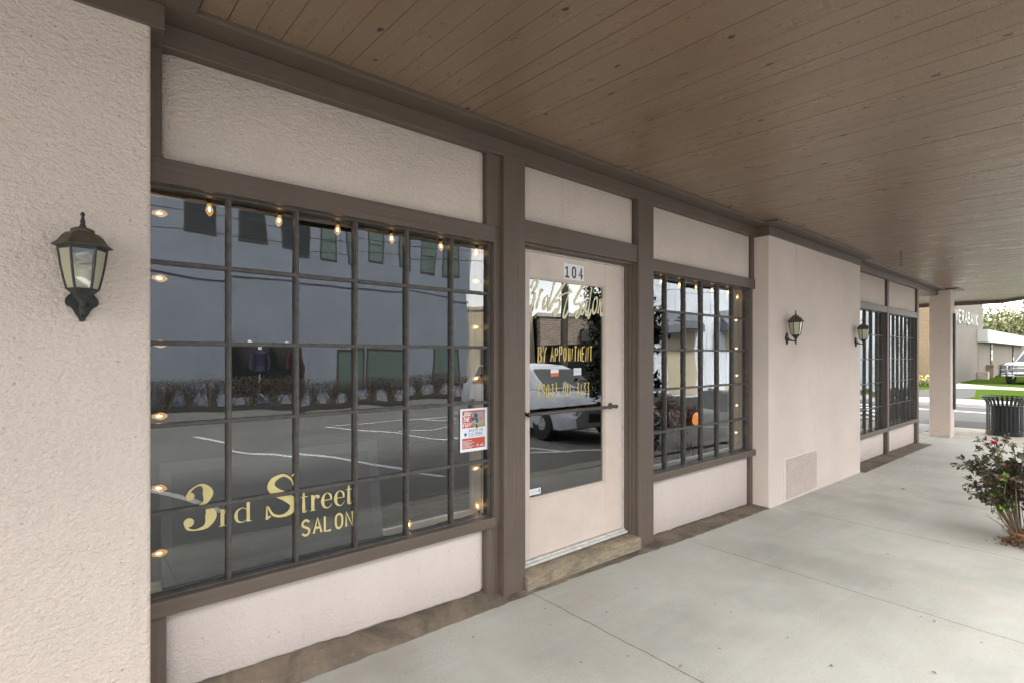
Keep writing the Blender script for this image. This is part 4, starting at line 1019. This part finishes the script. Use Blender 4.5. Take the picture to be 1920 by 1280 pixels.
def branchy_tree(name, loc, h, cr, zc0, nleaf, lsz, mat, label, cat='tree', trunk_r=.12, squash=1.0, clumps=26, group=None, gap=.55, lw=.42):
    e = empty(name, loc); tag(e, label, cat, group)
    tb = MB(); lv = MB(); C0 = Vector((0, 0, (zc0+h)/2)); hz = (h-zc0)/2
    tb.tube([(0, 0, -.1), (.02*h*.3, 0, zc0*.6), (rv(.02*h).x, rv(.02*h).y, zc0+hz*.6), (0, 0, h*.88)], [trunk_r, trunk_r*.8, trunk_r*.5, trunk_r*.12], 8)
    cl = []
    for k in range(clumps):
        d = rv(1).normalized(); rr = random.uniform(gap, 1.0)
        p = C0+Vector((d.x*cr*rr, d.y*cr*rr*squash, d.z*hz*rr)); cl.append((p, random.uniform(.16, .34)*cr))
        s_ = Vector((0, 0, max(zc0*.6, p.z-.5*hz))); tb.tube([s_, s_.lerp(p, .5)+rv(.05*cr), p], [trunk_r*.32, trunk_r*.18, trunk_r*.05], 5)
    per = nleaf//clumps
    for p, r_ in cl:
        for _ in range(per):
            q = p+rv(r_*.55); leaf(lv, q, rv(1)+Vector((0, 0, -.1)), rv(.6)+Vector((0, 0, 1)), lsz*random.uniform(.7, 1.2), lsz*lw)
    tb.build('trunk', M['bark'], e, smooth=True); lv.build('crown', mat, e)
    return e
branchy_tree('magnolia_tree', (7.75, -3.25, -.15), 3.35, .78, .35, 5200, .15, M['magnolia'], 'dark glossy leaved tree at the curb, mirrored in the door glass', trunk_r=.06, clumps=42, gap=.25)
branchy_tree('red_bush', (8.35, -2.50, -.12), .95, .42, .28, 3200, .04, M['nandina'], 'small red leaved bush on the curb, mirrored in the window right of the door', 'bush', trunk_r=.015, clumps=22)
branchy_tree('young_tree', (12.8, -3.3, -.15), 2.9, .45, 1.7, 900, .12, M['oak'], 'slim young tree with few green leaves, mirrored in the window right of the door', trunk_r=.03, clumps=14)
# trees seen directly on the right
branchy_tree('oak_tree', (27.5, -1.6, -.1), 8.5, 5.4, 3.0, 3000, .15, M['oak'], 'spreading oak whose low twigs hang under the canopy edge', clumps=75, gap=.35, squash=.9, trunk_r=.3)
for i, (x, y, h, r_, lab) in enumerate(((70, 4.5, 5.3, 5, 'bushy yellow green tree behind the left end of the low white fascia'), (84, 5.5, 6.6, 6, 'taller yellow green tree behind the middle of the low white fascia'), (95, 2, 7.8, 7, 'large yellow green tree behind the right end of the low white fascia'))):
    branchy_tree('background_tree', (x, y, 0), h, r_, 1.5, 3800, .55, M['tree_y'], lab, clumps=60, trunk_r=.3, group='trees behind the low brick building', gap=.4)
# hedge of bare shrubs across the parking lot
hx = [(1.6+.60*i) for i in range(-7, 22)]
def hedge_bush(name):
    m = MB(); e = empty(name)
    for k in range(46):
        a = random.uniform(0, 2*math.pi); b0 = Vector((random.gauss(0, .1), random.gauss(0, .08), 0)); t0 = Vector((math.cos(a)*random.uniform(.1, .5), math.sin(a)*.3*random.random(), random.uniform(.5, .85)))
        mid = b0.lerp(t0, .5)+rv(.04); m.tube([b0, mid, t0], [.012, .008, .004], 4, False)
        for _ in range(3): q = mid.lerp(t0, random.random()); m.tube([q, q+rv(.09)+Vector((0, 0, .08))], [.005, .002], 3, False)
    m.build('twigs', M['twig'], e)
    l = MB()
    for k in range(520): q = Vector((random.gauss(0, .30), random.gauss(0, .16), random.uniform(.42, .85))); leaf(l, q, rv(1), (0, 0, 1), .05, .03)
    l.build('foliage', M['twig'], e)
    return e
hb = hedge_bush('hedge_shrub')
for i, x in enumerate(hx):
    e = hb if i == 0 else copy_tree(hb)
    if x < 2.3: y = -15.9
    else: y = -15.9+.22*(x-2.3)
    e.location = (x, y, -.12); e.rotation_euler = (0, 0, random.uniform(-.4, .4)+(math.pi if i % 2 else 0)); e.scale = (1, 1, random.uniform(.85, 1.12))
    tag(e, 'bare twiggy shrub in the hedge row before the blue grey building', 'shrub', 'bare hedge shrubs across the parking lot')
m = MB(); m.slab([(-8, -16.3), (2.3, -16.3), (14.5, -13.6), (14.5, -12.8), (2.3, -15.4), (-8, -15.4)], -.3, -.10); m2 = m
tag(m.build('far_curb', M['asphalt']), 'concrete planting curb in front of the hedge', None, None, 'structure')

# ------------------------------------------------------------------ buildings across the parking lot (seen in the glass)
def oriented(origin, dirv):
    # local x along the wall, local -y... wall faces local +y ; returns empty
    e = empty('tmp', (origin[0], origin[1], -.2), math.atan2(dirv[1], dirv[0])); return e
E1 = oriented((-12, -14.27), (1, -.158)); E1.name = 'blue_building'
tag(E1, 'two storey blue grey rendered building across the parking lot with dark upper windows', 'building')
def wx(x): return (x+12)*math.sqrt(1+.158**2)
m = MB(); m.box(0, wx(15.5), -9, 0, 0, 9.2)
m.build('wall', M['blue_wall'], E1)
m = MB(); m.box(0, wx(15.5)+.05, 0, .05, 4.35, 4.45); m.box(0, wx(15.5)+.1, -.1, .10, 9.2, 9.4); m.build('string_course', M['blue_wall'], E1)
WN = [(-9.5, 1), (-7.3, 1), (-5, 1), (-2.6, 1), (-.2, 1), (2.73, .97), (4.45, .88), (5.86, .98), (7.25, .75), (8.44, .62), (9.68, .82), (11.2, .7), (12.5, 1.0), (14.0, .8)]
for i, (x, ww) in enumerate(WN):
    a = wx(x); f = MB(); f.box(a, a+ww, .0, .03, 5.36, 5.42); f.box(a, a+ww, 0, .03, 6.95, 7.0); f.box(a, a+.05, 0, .03, 5.42, 6.95); f.box(a+ww-.05, a+ww, 0, .03, 5.42, 6.95); f.box(a+.05, a+ww-.05, 0, .025, 6.16, 6.20)
    fo = f.build('window', M['dark_frame'], E1)
    p = MB(); p.box(a+.05, a+ww-.05, .001, .012, 5.42, 6.95); p.build('pane', M['dark_glass'] if i < 8 else M['green_glass'], fo)
for (x0_, x1_, mt) in ((4.3, 6.7, 'dark_glass'), (8.2, 9.3, 'green_glass'), (9.4, 11.5, 'green_glass'), (13.0, 14.9, 'green_glass')):
    a, c_ = wx(x0_), wx(x1_); f = MB(); f.box(a, c_, 0, .04, .30, .36); f.box(a, c_, 0, .04, 2.02, 2.08); f.box(a, a+.06, 0, .04, .36, 2.02); f.box(c_-.06, c_, 0, .04, .36, 2.02)
    fo = f.build('shop_window', M['dark_frame'], E1); p = MB(); p.box(a+.06, c_-.06, .002, .01, .36, 2.02); p.build('pane', M[mt], fo)
# two dressed stands before the dark shop window
def dress_form(name, loc, cloth, label):
    e = empty(name, loc); tag(e, label, 'dress form')
    m = MB(); m.lathe([(.10, .95), (.17, 1.0), (.15, 1.15), (.12, 1.28), (.17, 1.45), (.19, 1.58), (.10, 1.66), (.05, 1.70)], 14); m.build('jacket', cloth, e, smooth=True)
    m = MB(); m.tube([(-.19, 0, 1.55), (-.26, .03, 1.3), (-.24, .06, 1.05)], [.06, .05, .045], 8); m.tube([(.19, 0, 1.55), (.26, .03, 1.3), (.24, .06, 1.05)], [.06, .05, .045], 8); m.build('sleeve', cloth, e, smooth=True)
    m = MB(); m.lathe([(.05, 1.69), (.045, 1.76), (.07, 1.82), (.075, 1.9), (.04, 1.98)], 12); m.tube([(0, 0, .25), (0, 0, .96)], .02, 8)
    for k in range(3): a = 2.1*k; m.tube([(0, 0, .28), (.22*math.cos(a), .22*math.sin(a), .02)], .014, 6)
    m.build('stand', M['paper'], e, smooth=True)
    return e
dress_form('dress_form', (4.95, -16.0+.0, -.05), M['purple'], 'dress form in a purple jacket by the dark shop window across the lot')
dress_form('dress_form', (6.1, -16.2+.0, -.05), M['darkred'], 'dress form in a dark red dress by the dark shop window across the lot')

def box_building(name, p0, p1, h, depth, mat, label, facing=1):
    d = Vector((p1[0]-p0[0], p1[1]-p0[1])); ln = d.length
    e = empty(name, (p0[0], p0[1], -.2), math.atan2(d.y, d.x)); tag(e, label, 'building')
    m = MB(); m.box(0, ln, -depth if facing > 0 else 0, 0 if facing > 0 else depth, 0, h); m.build('wall', mat, e)
    m = MB(); m.box(-.1, ln+.1, (-depth if facing > 0 else 0)-.1, (0 if facing > 0 else depth)+.1, h, h+.18); m.build('parapet', M['white_fascia'] if mat is M['brick_lime'] else mat, e)
    return e, ln
e, ln = box_building('tan_building', (18.0, -24.6), (22.1, -21.0), 4.6, 8, M['tan_wall'], 'low tan rendered building beyond the parking lot')
m = MB(); m.box(2.2, ln-.4, 0, .04, 0, 2.2); m.build('garage_door', M['dark_frame'], e)
e, ln = box_building('stone_building', (20.9, -19.2), (26.2, -14.9), 3.95, 9, M['brick_lime'], 'brown stone brick building with a dark shopfront beyond the parking lot')
m = MB(); m.box(.2, ln-.2, 0, .5, 2.25, 2.35); m.box(.2, ln-.2, .0, .05, .2, 2.2); m.build('shopfront', M['dark_glass'], e)
m = MB(); m.box(2.3, 3.2, 0, .5, 2.5, 3.2); m.build('air_conditioner', M['dark_frame'], e)
e, ln = box_building('white_building', (20.6, -11.5), (33.0, -.9-1.2), 9, 10, M['white_wall'], 'tall white building with grey awnings across the corner', 1)
for a, c_ in ((.6, 2.2), (3.2, 6.6)):
    m = MB(); m.profx([(0, 3.7), (.9, 3.1), (.9, 2.8), (0, 2.8)], a, c_); m.build('awning', M['awning'], e)
    m = MB(); m.box(a+.3, c_-.2, 0, .03, .1, 2.7); m.build('shop_window', M['tan_wall'], e)
for a in (3.4, 8.2, 11):
    m = MB(); m.box(a, a+1.0, 0, .05, 4.8, 6.6); m.build('window', M['green_glass'], e)
m = MB()
for k in range(60): m.box(k*.27, k*.27+.03, 0, .02, .05, 8.95) if k*.27 < ln else None
m.build('wall_ribs', M['white_wall'], e)
# utility pole and wires
Pz = empty('utility_pole', (14.6, -11.2, -.2)); tag(Pz, 'dark timber utility pole beyond the parking lot', 'pole')
m = MB(); m.tube([(0, 0, 0), (0, 0, 8.6)], [.16, .11], 12); m.build('pole_shaft', M['pole'], Pz, smooth=True)
m = MB(); m.box(-.9, .9, -.06, .06, 7.9, 8.03); m.build('crossarm', M['pole'], Pz)
def wire(p, q, sag, r=.012):
    m = MB(); n = 20; P_ = [Vector(p).lerp(Vector(q), i/n)-Vector((0, 0, sag*4*(i/n)*(1-i/n))) for i in range(n+1)]; m.tube(P_, r, 5, False); return m
WI = [((-14, -15.5, 6.2), (14.6, -11.2, 5.0), .5), ((-14, -15.5, 5.6), (14.6, -11.2, 4.75), .6), ((-14, -15.6, 7.2), (14.6, -11.2, 6.0), .4), ((14.6, -11.2, 6.0), (30, -7.2, 6.6), .6), ((14.6, -11.2, 5.0), (30, -7.1, 5.8), .7), ((14.6, -11.2, 4.7), (30, -7, 5.2), .6)]
m = MB()
for i, a in enumerate(WI):
    w_ = wire(*a); o = w_.build('overhead_wire', M['cable'])
    tag(o, 'black overhead wire sagging from the utility pole over the lot', 'wire', 'overhead wires mirrored in the windows')

# ------------------------------------------------------------------ vehicles
def loft(m, secs):
    n = len(secs[0]); vs = [p for s_ in secs for p in s_]
    fs = [(i*n+k, (i+1)*n+k, (i+1)*n+(k+1) % n, i*n+(k+1) % n) for i in range(len(secs)-1) for k in range(n)]
    fs += [tuple(range(n)), tuple((len(secs)-1)*n+k for k in range(n-1, -1, -1))]
    m.add(vs, fs)
def ring_body(x, zb, zm, zt, w0, w1): # closed section in y,z at length x
    return [(x, -w0, zb), (x, -w0*1.02, zb+.12), (x, -w0*1.03, zm), (x, -w1, zt), (x, 0, zt+.02), (x, w1, zt), (x, w0*1.03, zm), (x, w0*1.02, zb+.12), (x, w0, zb), (x, 0, zb)]
def wheels(e, xs_, hw, r_=.36):
    for x in xs_:
        for s_ in (-1, 1):
            m = MB(); m.lathe([(r_*.62, -.10), (r_*.95, -.11), (r_, -.07), (r_, .07), (r_*.95, .11), (r_*.62, .10)], 24, (x, s_*hw, r_), 0, 'y'); w_ = m.build('wheel', M['tyre'], e, smooth=True)
            m = MB(); m.lathe([(.04, -.112), (r_*.6, -.09), (r_*.62, 0), (r_*.6, .09), (.04, .112)], 16, (x, s_*hw, r_), 0, 'y'); m.build('rim', M['chrome'], w_, smooth=True)
# wagon, nose towards local +x, length 4.7
def wagon():
    e = empty('parked_car'); tag(e, 'white estate car parked nose in, mirrored in the door glass', 'car')
    m = MB(); loft(m, [ring_body(x, zb, zm, zt, w0, w1) for x, zb, zm, zt, w0, w1 in ((-2.35, .42, .62, .85, .72, .70), (-2.25, .28, .62, .98, .84, .78), (-1.2, .22, .66, 1.00, .89, .80), (.2, .22, .66, .99, .90, .80), (1.2, .22, .64, .96, .89, .76), (2.0, .26, .58, .84, .84, .66), (2.32, .34, .52, .68, .70, .52))])
    m.build('body', M['car_white'], e, smooth=True)
    m = MB(); loft(m, [[(x, -w0, .98), (x, -w1, zt), (x, 0, zt+.03), (x, w1, zt), (x, w0, .98)] for x, zt, w0, w1 in ((-2.15, 1.05, .74, .70), (-1.75, 1.44, .78, .62), (-.9, 1.50, .79, .63), (.1, 1.48, .79, .62), (.55, 1.38, .78, .60), (1.25, .99, .74, .68))])
    m.build('roof', M['car_white'], e, smooth=True)
    for s_ in (-1, 1):
        m = MB()
        for a, c_ in ((-1.72, -.95), (-.88, -.02), (.05, .85)):
            top = lambda x: 1.41 if x < .1 else 1.41-.62*(x-.1)*.75
            yy_ = lambda z: s_*(.795-.17*((z-1.0)/.48)+.006)
            m.quad((a, yy_(1.02), 1.02), (c_, yy_(1.02), 1.02), (c_-.02, yy_(top(c_-.02)), top(c_-.02)), (a+.02, yy_(top(a+.02)), top(a+.02)))
        m.build('side_windows', M['dark_glass'], e)
    m = MB(); m.quad((1.22, -.66, 1.03), (1.22, .66, 1.03), (.60, .55, 1.395), (.60, -.55, 1.395)); m.build('windshield', M['dark_glass'], e)
    for s_ in (-1, 1):
        m = MB(); m.box(2.16, 2.30, s_*.62-.10, s_*.62+.10, .60, .70); m.build('headlight', M['head_lens'], e, bevel=.01)
        m = MB(); m.box(-2.39, -2.2, s_*.66-.09, s_*.66+.09, .72, .98); m.build('tail_light', M['tail_red'], e, bevel=.01)
    m = MB(); m.box(2.20, 2.36, -.42, .42, .42, .58); m.build('grille', M['black_plastic'], e, bevel=.01)
    wheels(e, (-1.4, 1.42), .80, .33); return e
wg = wagon(); wg.location = (8.35, -6.1, -.198); wg.rotation_euler = (0, 0, R(90+9))
# pickup with black grille guard, nose towards local +x
def pickup():
    e = empty('pickup_truck'); tag(e, 'white pickup truck with a black grille guard parked by the brick building', 'truck')
    m = MB(); loft(m, [ring_body(x, zb, zm, zt, w0, w1) for x, zb, zm, zt, w0, w1 in ((-2.9, .55, .85, 1.18, .95, .93), (-.6, .50, .85, 1.20, .98, .94), (.8, .50, .85, 1.22, .99, .95), (1.9, .50, .85, 1.24, .98, .90), (2.6, .52, .85, 1.18, .96, .84), (2.75, .60, .85, 1.05, .90, .78))])
    m.build('body', M['car_white'], e, smooth=True)
    m = MB(); loft(m, [[(x, -w0, 1.19), (x, -w1, zt), (x, 0, zt+.03), (x, w1, zt), (x, w0, 1.19)] for x, zt, w0, w1 in ((-.75, 1.30, .86, .84), (-.6, 1.88, .88, .72), (.6, 1.92, .88, .72), (1.5, 1.25, .86, .80))]); m.build('cab', M['car_white'], e, smooth=True)
    for s_ in (-1, 1):
        m = MB(); m.quad((-.5, s_*.885, 1.24), (1.1, s_*.885, 1.24), (.55, s_*.765, 1.80), (-.45, s_*.765, 1.80)); m.build('side_windows', M['dark_glass'], e)
    m = MB(); m.quad((1.47, -.74, 1.30), (1.47, .74, 1.30), (.66, .64, 1.88), (.66, -.64, 1.88)); m.build('windshield', M['dark_glass'], e)
    m = MB(); m.box(2.70, 2.80, -.62, .62, .78, 1.08)
    m.build('grille', M['black_plastic'], e, bevel=.015)
    m = MB()
    for k in range(3): m.box(2.80, 2.815, -.60, .60, .83+k*.09, .86+k*.09)
    m.build('grille_bars', M['chrome'], e)
    m = MB(); m.box(2.72, 2.95, -.92, .92, .48, .70); m.build('bumper', M['head_lens'], e, bevel=.03)
    m = MB(); m.box(2.955, 2.97, -.30, .30, .52, .64); m.build('bumper_plate', M['black_plastic'], e)
    for s_ in (-1, 1): m = MB(); m.box(2.60, 2.79, s_*.76-.13, s_*.76+.13, .82, 1.06); m.build('headlight', M['head_lens'], e, bevel=.02)
    m = MB()
    for s_ in (-1, 1):
        for dy in (.36, .62, .90): m.tube([(2.98, s_*dy, .50), (3.06, s_*dy, .62), (3.04, s_*dy, 1.06), (2.98, s_*dy*.96, 1.14)], .035, 8)
        m.box(2.97, 3.05, s_*.80-.18, s_*.80+.18, .56, .62); m.box(2.97, 3.05, s_*.80-.18, s_*.80+.18, 1.08, 1.13); m.box(3.00, 3.02, s_*.80-.17, s_*.80+.17, .62, 1.08)
    for z_ in (.62, .84, 1.10): m.tube([(3.0, -.92, z_), (3.07, -.4, z_), (3.07, .4, z_), (3.0, .92, z_)], .035, 8)
    m.build('grille_guard', M['black_plastic'], e, smooth=True)
    wheels(e, (-1.9, 1.85), .84, .40); return e
pk = pickup(); pk.location = (38.9, .30, lz(36)-.02); pk.rotation_euler = (0, 0, R(166)); pk.scale = (.9, .9, .9)

# ------------------------------------------------------------------ buildings seen directly
e = empty('bank_building', (36.1, 3.42, -.2)); tag(e, 'grey brick bank building with large white letters near its roof', 'building')
m = MB(); m.box(0, 8.1, 0, 14, 0, 7.4); m.build('wall', M['brick_grey'], e)
m = MB(); m.box(-.14, -.001, -.001, 14, 0, 7.4); m.build('tan_brick_face', M['brick_tan'], e)
m = MB(); m.box(-.15, 8.25, -.15, 14.1, 7.4, 7.7); m.build('parapet', M['white_fascia'], e)
m = MB()
x = -.86
for ch in 'VERABANK':
    if x < -.5: x += 0
    for k, st_ in enumerate(GL[ch]):
        pts = [(x+.02+.60*p[0], 3.50+.62*p[1]) for p in st_]
        ribbon(m, pts, .13, -.06-.002*k, 0)
    x += .83
# shift so that the row ends near the wall's right third
for i, p in enumerate(m.v): m.v[i] = (p[0]+.40, p[1], p[2])
m.build('lettering', M['white_fascia'], e)
m = MB(); m.box(6.0, 6.5, -.5, -.02, .15, .75); m.build('meter_box', M['curb'], e)
e = empty('low_brick_building', (42.6, 2.95, -.2)); tag(e, 'low grey brick building under a deep white fascia', 'building')
m = MB(); m.box(0, 26, .45, 10, 0, 2.55); m.build('wall', M['brick_grey'], e)
m = MB(); m.box(-.10, -.001+0, .449, 10, 0, 2.55); m.build('tan_brick_face', M['brick_grey_y'], e)
m = MB(); m.box(-.3, 20.2, 0, 10.5, 2.52, 3.28); m.build('fascia', M['white_fascia'], e)
for x in (4.2, 14.5): m = MB(); m.box(x, x+.55, .40, .46, 1.1, 2.5); m.build('window', M['dark_glass'], e)
m = MB()
for x in (2.6, 9.5): m.box(x, x+.5, .10, .45, 0, 1.05); m.box(x-.1, x+3.0, .06, .45, 1.05, 1.13)
m.build('brick_planter', M['brick_grey_y'], e)
# shrub and flowers by the tan brick face
branchy_tree('shrub', (34.0, 5.6, -.05), 1.35, .8, .3, 2200, .10, M['tree_y'], 'loose brownish green shrub against the tan brick wall', 'shrub', trunk_r=.03, clumps=26)
m = MB()
for k in range(500):
    x, y = random.uniform(32.2, 33.2), random.uniform(2.9, 8); leaf(m, (x, y, lz(x)+random.uniform(.25, .5)), rv(1), (0, 0, 1), .09, .08)
tag(m.build('flower_bed', M['flower_y']), 'pale yellow flowers in a bed before the tan brick wall', None, None, 'stuff')
m = MB()
for k in range(900):
    x, y = random.uniform(31.6, 32.3), random.uniform(2.9, 8); leaf(m, (x, y, lz(x)+random.uniform(0, .28)), rv(1), (0, 0, 1), .10, .07)
tag(m.build('low_hedge', M['oak']), 'low clipped green hedge in front of the yellow flowers', None, None, 'stuff')
